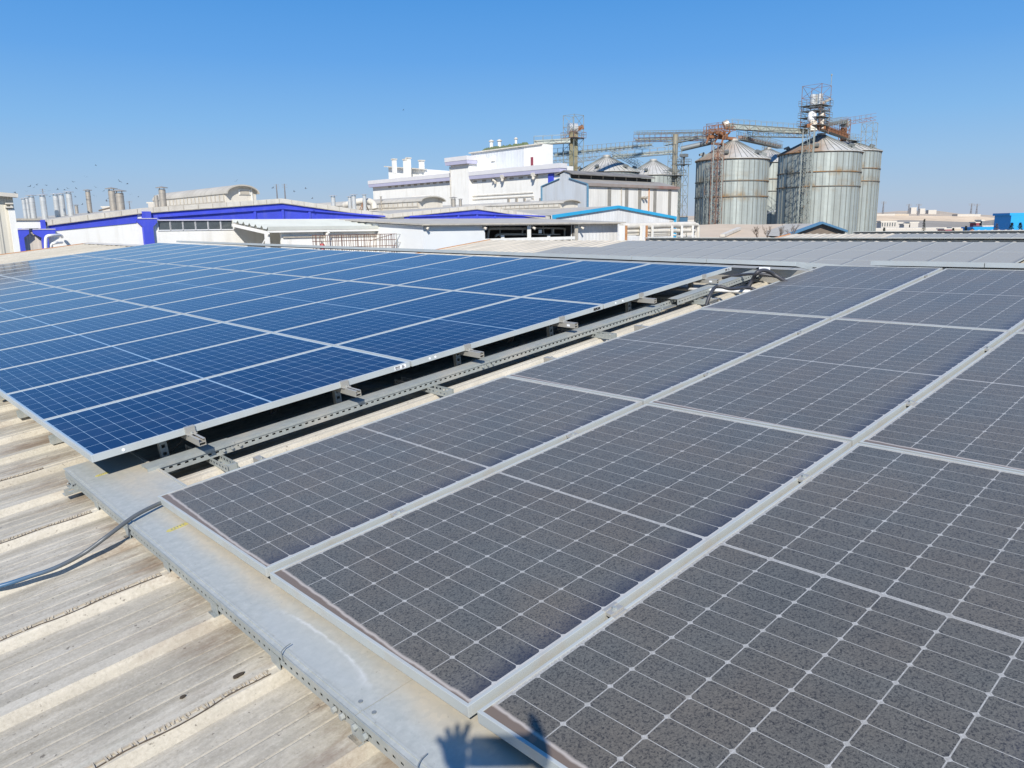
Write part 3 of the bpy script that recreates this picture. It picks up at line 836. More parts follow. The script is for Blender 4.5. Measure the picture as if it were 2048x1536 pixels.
# ------------------------------------------------------------------ panels beyond the ridge: only their raised near edges show
gK = 'panels on the far slope behind the ridge'
k0 = None
for F_, n_, y_, rows, side in ((FB, -.055, None, 16, 'blue'), (FG, .0, None, 2, 'grey')):
    for j in range(rows):
        if side == 'blue':
            org = F_ @ V(6.50, -.57 + j * BPW, .03); l_ = V(F_[0][1], F_[1][1], F_[2][1])
            n1 = 'far-slope panel edge behind the blue array, %s from the gap' % ORD[j]
        else:
            org = F_ @ V(7.02, -.42 - (j + 1) * BPW, .03); l_ = V(F_[0][1], F_[1][1], F_[2][1])
            n1 = 'far-slope panel edge behind the grey array, ' + ['left of its joint', 'right of its joint'][j]
        u_ = V(math.cos(slope * .6), 0, -math.sin(slope * .6)); u_ = (u_ - l_ * u_.dot(l_)).normalized()
        mw = frame(org, u_, l_, u_.cross(l_).normalized())
        if k0 is None:
            k0 = make_panel('solar_panel', n1, 'solar panel', gK, mw, BL, BW + .008, .045, ALU, SOL_G, 0)
        else:
            o = copy_tree(k0, mw); o['label'] = n1
# skewed end panel, beam and ridge rail under those edges
org = FB @ V(6.50, -.575, .03)
b = MB()
p, q = org, pix(1624, 533, .0)
b.bar(p + V(0, 0, -.022), q + V(0, 0, -.022), .012, .045)
tag(b.build('edge_trim', ALU), 'short aluminium edge piece slanting from the far-slope panels to the grey array', 'trim')
b = MB(); b.bar(FB @ V(6.62, -.7, -.15), FB @ V(6.62, 16, -.15), .05, .14)
tag(b.build('support_beam', RAIL), 'long dull beam in shade under the far-slope panel edges behind the blue array', 'beam')
b = MB(); b.bar(FG @ V(7.1, -.1, -.10), FG @ V(7.1, -3.2, -.10), .05, .12)
tag(b.build('support_beam', RAIL), 'dull beam under the far-slope panel edges behind the grey array', 'beam')
t = thing('junction_box', 'small pale junction plate fixed on the beam near the ridge gap', 'junction box', FB @ V(6.36, -.2, -.16))
b = MB(); pp = pix(1530, 540, .02); b.box(pp - V(.02, .06, .03), pp + V(.0, .06, .03)); b.build('case', STICK, t, bevel=.004)
b = MB(); b.box(pp - V(.024, .03, .012), pp + V(-.02, .02, .012)); b.build('plug_socket', BLACK, t)

# ================================================================== BACKGROUND
TAN = math.tan(slope)
# ------------------------------------------------------------------ second and third bays of the hall with their own panels
def bay(name, lab, xr, zr, y0, y1, w=11.0):
    t = thing(name, lab, 'hall', (xr, y0, 0))
    for sgn, nm in ((-1, 'roof_sheet'), (1, 'back_roof_sheet')):
        b = MB(); pr = rib_profile(y0, y1, ph=.2, fine=False); k = len(pr)
        r = [V(xr, y, zr + h) for y, h in pr]; e = [V(xr + sgn * w, y, zr - w * TAN + h) for y, h in pr]
        b.add(r + e, [(i, i+1, k+i+1, k+i) if sgn > 0 else (i+1, i, k+i, k+i+1) for i in range(k-1)])
        b.build(nm, ROOF_FAR, t, recalc=False)
    b = MB(); b.prism([(xr - w, y1, 0), (xr + w, y1, 0), (xr + w, y1, zr - w * TAN - .05), (xr, y1, zr - .05), (xr - w, y1, zr - w * TAN - .05)], (0, -.2, 0)); b.build('gable_wall', WHITE, t)
    b = MB(); b.bar((xr - w, y1 + .04, zr - w * TAN), (xr, y1 + .04, zr), .08, .14); b.build('verge_sealant', ORANGE, t)
    return t
bay('workshop_hall', 'second beige ribbed roof bay behind, half covered with grey panels', 30, 11.27, -25, 34)
bay('workshop_hall', 'third beige ribbed roof bay seen edge-on beyond the grey panelled slope', 52, 11.25, -25, 27)
bay('workshop_hall', 'fourth low roof bay seen as a thin line before the silos', 74, 11.22, -25, 22)
gS = 'grey panels on the second roof bay'
ub = V(math.cos(slope), 0, math.sin(slope)); lb = V(0, 1, 0); nb = ub.cross(lb)
s0 = None
NL, NW, NPL, NPW = 2.03, 1.108, 2.045, 1.13
rr = ['top row by the ridge', 'second row below the ridge', 'third row below the ridge', 'lowest row']
for r in range(4):
    ystart = (23.3, 25.55, 26.6, 26.6)[r]
    for j in range(17 if r < 2 else 19):
        ox = 29.19 - (r + 1) * NPL * math.cos(slope)
        org = V(ox, ystart - (j + 1) * NPW, 11.40 + (ox - 30) * TAN)
        lab = 'far grey panel, %s from the left in the %s' % (ORD[j], rr[r])
        if s0 is None:
            s0 = thing('solar_panel', lab, 'solar panel', group=gS, mw=frame(org, ub, lb, nb))
            frame_mesh(NL, NW, .036, .014).build('frame', ALU_DUSTY, s0, local=True)
            SOL_F = solar('dusty_far_cells', NL, NW, (.30, .285, .255), (.45, .44, .41), True, .04, ((.33, .305, .235), (.315, .30, .245)))
            MB().box((.014, .014, -.009), (NL - .014, NW - .014, -.003)).build('cell_glass', SOL_F, s0, local=True)
        else:
            o = copy_tree(s0, frame(org, ub, lb, nb)); o['label'] = lab
# raised panel edges along the two farther ridges
for xr, zt, ya, nrow, word in ((30.3, 11.43, 23.2, 18, 'second'), (52.3, 11.42, 22.8, 18, 'third')):
    for j in range(nrow):
        lab = 'panel edge behind the %s ridge, %s from the left' % (word, ORD[j])
        u_ = V(math.cos(slope * .9), 0, -math.sin(slope * .9)); org = V(xr, ya - (j + 1) * 1.13, zt)
        o = copy_tree(s0, frame(org, u_, lb, u_.cross(lb))); o['label'] = lab; o['group'] = 'panel edges beyond the farther ridges'
    b = MB(); b.box((xr + .15, ya - nrow * 1.13, zt - .2), (xr + .2, ya, zt - .08))
    tag(b.build('support_beam', GALV_DARK), 'dark support beam under the panel edges on the %s ridge' % word, 'beam')
gT = 'grey panels on the third roof bay'
for j in range(16):
    ox = 51.2 - 2.03; org = V(ox, 19.6 - (j + 1) * NPW, 11.36 + (ox - 52) * TAN)
    o = copy_tree(s0, frame(org, ub, lb, nb)); o['label'] = 'thin far panel on the third bay, %s from the left' % ORD[j]; o['group'] = gT

# ------------------------------------------------------------------ hall with blue gables across the yard (facade on Y = 60)
D = 60.0
f = lambda x, y, d=D: onY(x, y, d)
nh = thing('factory_hall', 'long white hall with royal blue gable panels and cream roof edge', 'factory', f(290, 440))
xv0, xv1, xv2 = f(284, 416).x, f(775, 430).x, f(1098, 434).x
xa1, xa2 = f(562, 397).x, f(952, 411).x
zt = 14.42; zv = 13.12
zl = f(92, 440).z; xl = f(92, 440).x
zp = f(284, 416).z
ZA = [(xl, zl + .0), (xv0, zp), (xa1, f(562, 397).z), (xv1, f(775, 428).z), (xa2, f(952, 411).z), (xv2, f(1098, 433).z)]
def zroof(x):
    for (a0, b0), (a1, b1) in zip(ZA, ZA[1:]):
        if a0 <= x <= a1: return b0 + (b1 - b0) * (x - a0) / (a1 - a0)
b = MB(); b.prism([(xl, D, 0), (ZA[-1][0], D, 0)] + [(x, D, z - .1) for x, z in reversed(ZA)], (0, .3, 0)); b.build('wall', WHITE, nh)
b = MB()
for (a0, b0), (a1, b1) in zip(ZA, ZA[1:]):
    b.prism([(a0, D - .15, b0 - .36), (a1, D - .15, b1 - .36), (a1, D - .15, b1), (a0, D - .15, b0)], (0, .5, 0))
b.build('roof_fascia', CREAM, nh)
b = MB(); # sheet laps along the fascia
for i in range(46):
    x = xl + .3 + i * 1.1
    if x < ZA[-1][0]: b.box((x, D - .165, zroof(x) - .34), (x + .05, D - .152, zroof(x) - .02))
# laps are joined by a thin drip edge
for (a0, b0), (a1, b1) in zip(ZA, ZA[1:]): b.bar((a0, D - .17, b0 - .36), (a1, D - .17, b1 - .36), .03, .05)
b.build('drip_edge', BEIGE_CONC, nh)
# blue bands: along the left lean part (parallel to the roof) and two triangular gables
b = MB(); q0, q1, q2, q3 = f(93, 448), f(275, 426), f(272, 446), f(105, 462)
b.prism([(q0.x, D - .05, q0.z), (q1.x, D - .05, q1.z), (q2.x, D - .05, q2.z), (q3.x, D - .05, q3.z)], (0, .04, 0)); b.build('blue_band', BLUE, nh)
def gable(xL, xA, xR, zb, e=.42):
    b = MB(); b.prism([(xL, D - .05, zb), (xR, D - .05, zb), (xR, D - .05, max(zroof(xR) - e, zb + .05)), (xA, D - .05, zroof(xA) - e), (xL, D - .05, max(zroof(xL) - e, zb + .05))], (0, .04, 0))
    b.build('blue_gable', BLUE, nh)
    b = MB()
    for a0, a1 in ((xL + .5, xA), (xA, xR - .3)):
        b.bar((a0, D - .13, max(zroof(a0) - .78, zb + .2)), (a1, D - .13, max(zroof(a1) - .78, zb + .2)), .16, .12)
    k = zroof(xA) - .8
    for x in (xA - 2.4, xA, xA + 2.4): b.box((x - .1, D - .17, zb), (x + .1, D - .051, zroof(x) - .75))
    b.build('gable_frame', BLUE, nh)
    b = MB(); b.box((xL, D - .14, zb - .1), (xR, D - .0, zb - .003)); b.build('sill_ledge', LILAC, nh)
zb1 = f(307, 439).z
gable(f(300, 430).x, xa1, f(774, 440).x, zb1 - .0)
gable(f(808, 434).x, xa2, f(1092, 437).x, f(950, 437).z)
# pillars with splayed heads
def pillar(xc, w, top_, head, zh, bot=0):
    a = f(xc - w, 450).x; c = f(xc + w, 450).x; h0, h1 = f(xc - head, 450).x, f(xc + head, 450).x
    zt_, z1, z2 = f(xc, top_).z, f(xc, zh).z, f(xc, zh + 16).z
    b = MB(); b.prism([(a, D - .3, bot), (c, D - .3, bot), (c, D - .3, z2), (h1, D - .3, z1 - .25), (h1, D - .3, z1), (c - .05, D - .3, z1), (c - .05, D - .3, zt_), (a + .05, D - .3, zt_), (a + .05, D - .3, z1), (h0, D - .3, z1), (h0, D - .3, z1 - .25), (a, D - .3, z2)], (0, .28, 0))
    b.build('splayed_pillar', BLUE, nh)
    b = MB(); b.box((h0 - .02, D - .34, z1), (h1 + .02, D - .302, z1 + .06)); b.build('pillar_ledge', LILAC, nh)
pillar(293, 10, 423, 19, 438)
pillar(84.5, 6.5, 440, 22, 459.5)
pillar(38, 4.5, 457, 16, 459.5)
# strip window
for k in range(6):
    x0, x1 = f(316 + k * 25.2, 450).x, f(316 + k * 25.2 + 23, 450).x; za, zb_ = f(390, 459).z, f(390, 441).z
    b = MB(); fr = .06
    b.box((x0 - fr, D - .06, za - fr), (x1 + fr, D - .01, za)); b.box((x0 - fr, D - .06, zb_), (x1 + fr, D - .01, zb_ + fr)); b.box((x0 - fr, D - .06, za), (x0, D - .01, zb_)); b.box((x1, D - .06, za), (x1 + fr, D - .01, zb_))
    w_ = b.build('window', STICK, nh)
    b = MB(); b.box((x0, D - .03, za), (x1, D - .015, zb_)); b.build('pane', GLASSDK, w_)
# roofs running back from the facade
b = MB()
for (a0, b0), (a1, b1) in zip(ZA, ZA[1:]):
    b.quad((a0, D + .35, b0 - .02), (a1, D + .35, b1 - .02), (a1, D + 44, b1 - .02), (a0, D + 44, b0 - .02))
b.build('roof_sheet', FIBRE, nh)
# left recess with ribbed beige sheets and a white parapet block
t = thing('annex_wall', 'beige ribbed wall bay with white parapet between two blue pillars', 'wall', f(58, 480))
b = MB(); q0, q1 = f(24, 458), f(80, 458); b.box((q0.x, D + .1, 0), (q1.x, D + .2, q1.z)); b.build('ribbed_sheet', SHEET_BEIGE, t)
b = MB(); q0, q1 = f(31, 457), f(79, 441); b.box((q0.x, D - .15, q0.z), (q1.x, D + .3, q1.z)); b.build('parapet', WHITE, t)
b = MB(); q0, q1 = f(30, 441), f(80, 437); b.box((q0.x - .1, D - .25, q0.z), (q1.x, D + .4, q1.z)); b.build('coping', BEIGE_CONC, t)
b = MB(); b.quad((f(20, 440).x, D + .5, f(55, 440).z), (xl, D + .5, zl - .1), (xl, D + 44, zl - .1), (f(20, 440).x, D + 44, f(55, 440).z)); b.build('roof_sheet', FIBRE, t)
# cream ribbed shed at the picture's left edge
t = thing('metal_shed', 'tall cream ribbed metal shed cut off by the left picture edge', 'shed', onY(20, 450, 40))
S0 = 40.0
a_, c_ = onY(-140, 380, S0), onY(25, 394, S0)
b = MB(); b.prism([(a_.x, S0, 0), (c_.x, S0, 0), (c_.x, S0, c_.z), (a_.x, S0, onY(-140, 380, S0).z)], (0, 8, 0)); b.build('wall', SHEET_CREAM, t)
b = MB(); b.bar((a_.x, S0 - .1, onY(-140, 380, S0).z + .05), (c_.x + .15, S0 - .1, c_.z + .05), .5, .16); b.build('roof_edge', CREAM, t)
b = MB()
for (x, y) in ((18, 407), (18, 414.5)): p = onY(x, y, S0 - .1); b.box(p - V(.14, .12, .03), p + V(.14, .08, .03))
q = onY(22, 411, S0 - .1); b.box(q - V(.04, .06, .12), q + V(.04, .06, .1)); 
b.build('wall_bracket', CREAM, t)
b = MB(); p, q = onY(17, 458, S0 - .1), onY(28, 418, S0 - .1); b.box((q.x - .22, S0 - .12, p.z - 1.5), (q.x + .02, S0 - .01, q.z)); b.build('white_panel', WHITE, t)
# big white bent duct
b = MB(); pts = [f(92, 497, 58), f(92, 478, 58), f(96, 472, 58), f(122, 471, 58), f(126, 476, 58.6)]
tag(b.tube(spline([onY(92, 505, 57.8), onY(91.5, 482, 57.8), onY(94, 473, 57.8), onY(104, 471, 57.8), onY(120, 471, 58.4), onY(124, 474, 59.7)]), .10, 12).build('air_duct', WHITEPIPE, smooth=True), 'white bent air duct by the left blue pillar', 'duct')
b = MB()
tag(b.tube(spline([onY(100, 500, 58), onY(103, 489, 58), onY(112, 486, 58), onY(124, 485, 59.7)]), .085, 10).build('air_duct', WHITEPIPE, smooth=True), 'smaller white duct elbow below the bent air duct', 'duct')

# ------------------------------------------------------------------ chimneys on the left roofs
def chimney(name, lab, px, yt, yb, w, Yd, mt, cap=True, group=None, capw=1.8, seam=True):
    base = onY(px, yb, Yd); zt_ = onY(px, yt, Yd).z; r = w / FPX * (M.transposed() @ (base - CAM)).z / 2
    t = thing(name, lab, 'chimney', base, group)
    zz0 = base.z - 2.2
    b = MB(); b.tube([(base.x, base.y, zz0), (base.x, base.y, zt_)], r, 20); b.build('flue', mt, t, smooth='auto')
    if cap:
        h = r * .9
        b = MB()
        for k in range(4):
            a = k * math.pi / 2 + .4; b.bar((base.x + r * .9 * math.cos(a), base.y + r * .9 * math.sin(a), zt_ - .1), (base.x + r * .9 * math.cos(a), base.y + r * .9 * math.sin(a), zt_ + h * .6), .03)
        b.build('cap_stay', mt, t)
        b = MB(); b.lathe((base.x, base.y, zt_ + h * .5), [(r * capw, 0), (r * capw, .03), (r * .15, h * .55), (.02, h * .6)], 20); b.build('rain_cap', mt, t)
    if seam:
        for zf in (.4, .75):
            b = MB(); z_ = base.z + (zt_ - base.z) * zf; b.lathe((base.x, base.y, z_), [(r + .012, 0), (r + .012, .05)], 20); b.build('flue_band', mt, t)
    return t
CH = [(51, 399, 432, 7, 'thin shiny chimney, leftmost of the rooftop row', STEEL), (58.5, 397, 433, 6, 'thin shiny chimney just left of the first wide one', STEEL), (68, 394, 437, 11, 'wide shiny chimney, third from the left', STEEL),
      (90, 393, 434, 11, 'shiny chimney standing alone right of the left trio', STEEL), (115.5, 391, 430, 10, 'shiny chimney, left one of the tall trio', STEEL), (127, 390, 429, 10, 'shiny chimney, middle one of the tall trio', STEEL), (142, 387, 428, 11, 'shiny chimney, right one of the tall trio', STEEL),
      (180, 383, 423, 9, 'brownish slim chimney standing alone before the dark ridge flap', STEEL_DULL), (227, 381, 417, 13, 'wide dull chimney, left one of the beige pair', STEEL_DULL), (242, 386, 417, 15, 'wide dull chimney, right one of the beige pair', STEEL_DULL),
      (314, 391, 412, 8, 'short capless chimney left of the first barrel skylight', STEEL_DULL), (327, 379, 412, 13, 'wide chimney beside the first barrel skylight', STEEL_DULL), (154, 412, 426, 6, 'tiny pale chimney far behind the tall trio', STEEL_DULL),
      (667, 394, 413, 9, 'short shiny chimney beyond the first blue gable', STEEL), (700, 395, 411, 7, 'short chimney behind the white bent duct', STEEL), (708, 392, 408, 9, 'taller chimney behind the white bent duct', STEEL), (729, 391, 402, 7, 'small chimney right of the cluster behind the duct', STEEL),
      (762, 394, 399, 3, 'tiny capped vent in front of the factory wall', STEEL_DULL), (907, 398, 411, 9, 'dull chimney right of the second barrel skylight', STEEL_DULL), (921, 400, 411, 6, 'small chimney beside the dull one by the tower wall', STEEL_DULL)]
for k, (px, yt, yb, w, lab, mt) in enumerate(CH):
    chimney('chimney', lab, px, yt, yb, w, (67 if px < 400 else 72) + (k % 3) * 1.5 + (25 if px == 154 else 0), mt, px not in (314,), 'chimneys on the factory roofs')
# ------------------------------------------------------------------ barrel vault roof skylights
def barrel(lab, X0, pxL, pxR, y_top, y_base, Ya, Yb, slats):
    # end face at Ya, between pixel columns pxL..pxR
    p0_, p1 = onY(pxL, y_base, Ya), onY(pxR, y_base, Ya); zc = onY((pxL+pxR)/2, y_top, Ya).z; zb_ = p0_.z; w = p1.x - p0_.x; h = zc - zb_; x0 = p0_.x
    t = thing('barrel_skylight', lab, 'skylight', (x0 + w/2, Ya, zb_), 'barrel vault skylights on the hall roofs')
    n = 14; wall = h * .42
    arc = [(x0 + w/2 - w/2 * 1.06 * math.cos(math.pi * i / n), zb_ + wall + (h - wall) * math.sin(math.pi * i / n)) for i in range(n + 1)]
    b = MB(); k = n + 1
    inner = [(x0 + w/2 - w/2 * .98 * math.cos(math.pi * i / n), zb_ + wall + (h - wall - .12) * math.sin(math.pi * i / n)) for i in range(n + 1)]
    prof = arc + inner[::-1]
    b.prism([(x, Ya - .5, z) for x, z in prof], (0, Yb - Ya + .5, 0)); b.build('vault_sheet', FIBRE, t, smooth='auto')
    b = MB(); b.prism([(x0 + .05, Ya, zb_ - 1.2), (x0 + w - .05, Ya, zb_ - 1.2), (x0 + w - .05, Ya, zb_ + wall)] + [(x, Ya, z) for x, z in inner[::-1]] + [(x0 + .05, Ya, zb_ + wall)], (0, .1, 0)); b.build('end_wall', CREAM, t)
    b = MB(); b.box((x0, Ya + .1, zb_ - 1.2), (x0 + .08, Yb, zb_ + wall)); b.box((x0 + w - .08, Ya + .1, zb_ - 1.2), (x0 + w, Yb, zb_ + wall)); b.build('side_wall', CREAM, t)
    b = MB(); m_ = int((Yb - Ya) / .9)
    for i in range(m_): b.box((x0 - .04, Ya + .2 + i * .9, zb_ - .05), (x0 - .002, Ya + .32 + i * .9, zb_ + wall - .02))
    b.box((x0 - .05, Ya + .1, zb_ - .15), (x0 - .001, Yb, zb_ - .04))
    b.build('slat_frame', BEIGE_CONC, t)
    if slats:
        b = MB(); b.box((x0 + w*.42, Ya - .08, zb_ + wall * .9), (x0 + w * .8, Ya - .01, zb_ + wall * .9 + h * .32)); b.build('vent_frame', WHITE, t)
        b = MB(); b.box((x0 + w*.46, Ya - .1, zb_ + wall * .95), (x0 + w * .76, Ya - .082, zb_ + wall * .9 + h * .27)); b.build('louvre', BEIGE_CONC, t)
        b = MB(); b.box((x0 + w*.82, Ya - .1, zb_ - .3), (x0 + w * .85, Ya - .02, zb_ + h * .93)); b.build('door_post', WHITE, t)
    return t
barrel('weathered barrel-vault skylight with louvred end on the first blue gable roof', 30, 451, 514, 369.5, 401, 65.5, 83, True)
barrel('barrel-vault skylight with plain cream end before the white factory wall', 52, 838, 886, 392, 411, 68, 92, False)
barrel('long low barrel-vault skylight with a bent pipe beside it', 74, 1121, 1156, 399, 412, 68.5, 100, False)
# vents and flaps near the second skylight
b = MB(); p = at(823, 405, 92); b.prism([p, p + V(1.6, -1.6, .05), p + V(1.6, -1.6, .35), p + V(0, 0, .3)], V(.5, .5, .5)); tag(b.build('vent_flap', CREAM), 'open hatch flap beside the second barrel skylight', 'hatch')
b = MB(); p = at(197, 422, 72); b.prism([p, p + V(2.2, 0, .55), p + V(2.2, 0, .68), p + V(0, 0, .1)], V(.3, .8, 0)); tag(b.build('ridge_flap', BRICK), 'dark lifted roof flap beside the brownish slim chimney', 'roof flap')
# horizontal white duct elbow on the roof
b = MB(); b.tube(spline([at(688, 411, 86), at(712, 404, 85), at(728, 402, 85), at(740, 403, 84), at(747, 408, 84), at(750, 418, 84)]), .34, 12)
t = tag(b.build('roof_duct', CREAM, smooth=True), 'long cream duct bending down behind the valley between the blue gables', 'duct')
t2 = thing('pipe_trestle', 'thin splayed trestle legs under the long cream roof duct', 'stand', at(728, 415, 84.6))
for k in range(5):
    b = MB(); b.bar(at(728 + (k - 2) * 1.2, 405, 84.8), at(728 + (k - 2) * 4.5, 421, 84.8), .07); b.build('leg', RUST, t2)
b = MB(); b.tube(spline([at(1056, 402, 112), at(1064, 403, 111), at(1070, 408, 110), at(1074, 415, 110)]), .28, 10); tag(b.build('bent_pipe', CREAM, smooth=True), 'short curved pipe crossing the long low skylight', 'pipe')

# ------------------------------------------------------------------ lean-to canopy, fence, gas bottle
t = thing('canopy', 'white lean-to canopy with ribbed sheet roof against the hall wall', 'canopy', f(650, 480, 57))
A1, A2, A3, A4 = onY(480, 441, 59.65), onY(536, 459, 54), onY(831, 457, 54), onY(780, 446, 59.65)
A1.z = A4.z = (A1.z + A4.z) / 2; A2.z = A3.z = (A2.z + A3.z) / 2
A1.x = A2.x - .2; A3.x = A4.x
b = MB(); n = 20
for i in range(n):
    p, q = A1.lerp(A4, (i + .1) / n), A2.lerp(A3, (i + .1) / n); p2, q2 = A1.lerp(A4, (i + .9) / n), A2.lerp(A3, (i + .9) / n)
    pass
rows = 6
cor = []
for i in range(rows * 4 + 1):
    f_ = i / (rows * 4); hgt = .22 if i % 4 == 0 else 0
    cor.append((f_, hgt))
top_, bot_ = [], []
for f_, h in cor:
    p = A1.lerp(A2, f_); q = A4.lerp(A3, f_); top_ += [p + V(0, 0, h + .02), q + V(0, 0, h + .02)]; bot_ += [p - V(0, 0, .03), q - V(0, 0, .03)]
k = len(top_)
b.add(top_ + bot_, [(2*i, 2*i+1, 2*i+3, 2*i+2) for i in range(len(cor)-1)] + [(k+2*i+2, k+2*i+3, k+2*i+1, k+2*i) for i in range(len(cor)-1)] + [(k-2, k-1, 2*k-1, 2*k-2), (0, k, k+1, 1)])
b.build('ribbed_roof', plain('canopy_sheet', (.55, .56, .5), .6, 0, .1, .5), t)
for f_ in (0, .34, .67, 1):
    p, q = A1.lerp(A4, f_), A2.lerp(A3, f_); b = MB(); b.bar(p - V(0, 0, .2), q - V(0, 0, .22), .1, .22)
    b.bar(q - V(0, .1, .25), q + V(0, 1.0, -1.0), .1); b.build('rafter', WHITE, t)
    b = MB(); b.box((q.x - .14, q.y + .1, 0), (q.x + .14, q.y + .36, q.z - .25)); b.build('post', WHITE, t)
b = MB(); b.bar(A2 - V(0, -.05, .12), A3 - V(0, -.05, .12), .06, .14); b.build('eave_beam', WHITE, t)
b = MB(); p, q = onY(655, 455, 54), onY(690, 470, 54)
b.box((A2.x + 1.3, 54.3, onY(600, 474, 54.3).z - .05), (A3.x - 3.5, 54.39, onY(600, 474, 54.3).z + .05)); b.build('rail_beam', BEIGE_CONC, t)
b = MB(); b.box((A2.x + 1.2, 54.4, 0), (A3.x - .4, 54.6, A2.z - .1)); b.build('front_wall', WHITE, t)
t = thing('steel_fence', 'fence of rusty vertical steel rods in front of the white canopy', 'fence', onY(700, 490, 51))
b = MB(); F0 = 51.0
x0, x1 = onY(625, 480, F0).x, onY(792, 480, F0).x; zt_, zb_ = onY(700, 469, F0).z, onY(700, 505, F0).z
nb_ = 42
rg = random.Random(5)
for i in range(nb_):
    x = x0 + (x1 - x0) * (i + rg.uniform(-.25, .25)) / (nb_ - 1); b.bar((x, F0, zb_ - 1.5), (x + rg.uniform(-.05, .05), F0, zt_ + rg.uniform(-.08, .04)), .035)
b.build('rods', REDROD, t)
b = MB()
for z in (zt_ - .02, zt_ - .45, zt_ - .9): b.bar((x0, F0 + .04, z), (x1, F0 + .04, z), .05)
b.bar(V(x1 - 2.4, F0 - .05, zt_ - .5), V(x1 - .4, F0 - .05, zt_ - .05), .04)
b.build('cross_rail', REDROD, t)
t = thing('steel_fence', 'thin grey gate frame right of the rusty rod fence', 'fence', onY(820, 490, 51))
b = MB(); xa_, xb_ = onY(793, 480, F0).x, onY(848, 480, F0).x; zz = onY(820, 468, F0).z
for x in (xa_, (xa_ + xb_)/2 + .2, xb_): b.bar((x, F0, zz - 2.6), (x, F0, zz), .05)
for d_ in (0, .62, 1.2): b.bar((xa_, F0, zz - d_), (xb_, F0, zz - d_), .045)
b.build('frame', GALV, t)
t = thing('gas_bottle', 'red gas bottle standing behind the rusty rod fence', 'gas bottle', onY(645, 497, 52))
p = onY(645, 500, 52); zt_ = onY(645, 487, 52).z
b = MB(); b.lathe((p.x, p.y, p.z - 1), [(.17, 0), (.19, .1), (.19, zt_ - p.z + .9), (.12, zt_ - p.z + 1.0)], 16); b.build('cylinder', REDP, t, smooth='auto')
b = MB(); b.lathe((p.x, p.y, zt_), [(.05, 0), (.05, .1), (.03, .12)], 10); b.build('valve', GALV_DARK, t)

# ------------------------------------------------------------------ low white building with the pipe-filled opening
E0 = 48.0
lw = thing('low_building', 'low white building with a dark pipe-filled opening and grey slab roof', 'building', onY(1050, 480, E0))
xL_, xR_ = onY(846, 450, E0).x, onY(1241, 450, E0).x
zE = onY(1050, 449, E0).z; zBk = 12.78
xo0, xo1 = onY(970, 465, E0).x, onY(1150, 465, E0).x
zo0, zo1 = onY(1060, 481, E0).z, onY(1060, 451, E0).z
b = MB()
b.box((xL_, E0, 0), (xo0, E0 + .25, zE)); b.box((xo0, E0, 0), (xo1, E0 + .25, zo0 - .25)); b.box((xo0, E0, zo1), (xo1, E0 + .25, zE))
b.prism([(xL_ - .001, E0 + .25, 0), (xL_ - .001, 60, 0), (xL_ - .001, 60, zBk - .1), (xL_ - .001, E0 + .25, zE)], (.25, 0, 0))
b.build('wall', plain('white_plaster_wall', (.74, .75, .73), .8, 0, .05, .3), lw)
b = MB(); b.box((xo1, E0 + .35, 0), (xR_, E0 + .5, zE)); b.build('ribbed_wall', SHEET_X, lw)
b = MB(); b.prism([(xL_ - .3, E0 - .3, zE + .02), (xL_ - .3, 60, zBk), (xL_ - .3, 60, zBk + .12), (xL_ - .3, E0 - .3, zE + .14)], (xR_ - xL_ + .8, 0, 0)); b.build('roof_slab', FIBRE, lw)
b = MB(); b.tube([(xL_ - .3, E0 - .36, zE + .04), (xR_ + .3, E0 - .36, zE + .02)], .07, 8); b.build('gutter', BEIGE_CONC, lw)
b = MB(); b.box((xo0, E0 + 3.5, 0), (xo1, E0 + 3.6, zE)); b.box((xo0 - .1, E0 + .25, 0), (xo0 - .003, E0 + 3.6, zE)); b.box((xo1 + .003, E0 + .25, 0), (xo1 + .1, E0 + 3.6, zE)); b.box((xo0, E0 + .25, zo0 - .7), (xo1, E0 + 3.5, zo0 - .6)); b.build('recess', plain('dark_recess', (.05, .042, .038), .9), lw)  # back, sides and floor of the opening share one very dark tone
b = MB(); xm = onY(1058, 465, E0).x; b.box((xm - .22, E0 - .03, 0), (xm + .22, E0 - .001, zE)); b.build('post', WHITE, lw)
b = MB(); b.box((xo0, E0 - .05, zo0 - .02), (xo1, E0 - .01, zo0 + .25)); b.build('sill_beam', WHITE, lw)
b = MB(); b.box((xo1 - .05, E0 - .06, 0), (xo1 + .35, E0 - .002, zo1)); b.build('door_jamb', BEIGE_CONC, lw)
for pts, r in (([(975, 477), (977, 462), (984, 457), (1052, 457)], .13), ([(990, 474), (1000, 469), (1052, 469)], .1), ([(1066, 456), (1126, 457), (1129, 461), (1129, 472)], .09), ([(1064, 468), (1085, 469), (1120, 469)], .06), ([(1000, 452), (1000, 474)], .06), ([(1046, 455), (1044, 470)], .07), ([(1086, 452), (1088, 470)], .06), ([(1105, 455), (1105, 470)], .16)):
    b = MB(); b.tube(spline([onY(x, y, E0 + 1.2) for x, y in pts], 5), r, 8); b.build('inner_pipe', BEIGE_CONC, lw, smooth=True)
for x, y in ((1005, 474), (1097, 474), (1080, 463)):
    b = MB(); p = onY(x, y, E0 + .6); b.box(p - V(.18, .05, .15), p + V(.18, .05, .15)); b.build('valve_plate', WHITE, lw)
for x in (852, 968, 1066, 1163):
    b = MB(); p = onY(x, 455, E0 - .15); b.tube([p + V(0, .15, .1), p, p + V(.1, -.2, -.12)], .07, 8, .12); b.build('floodlight', CREAM, lw)
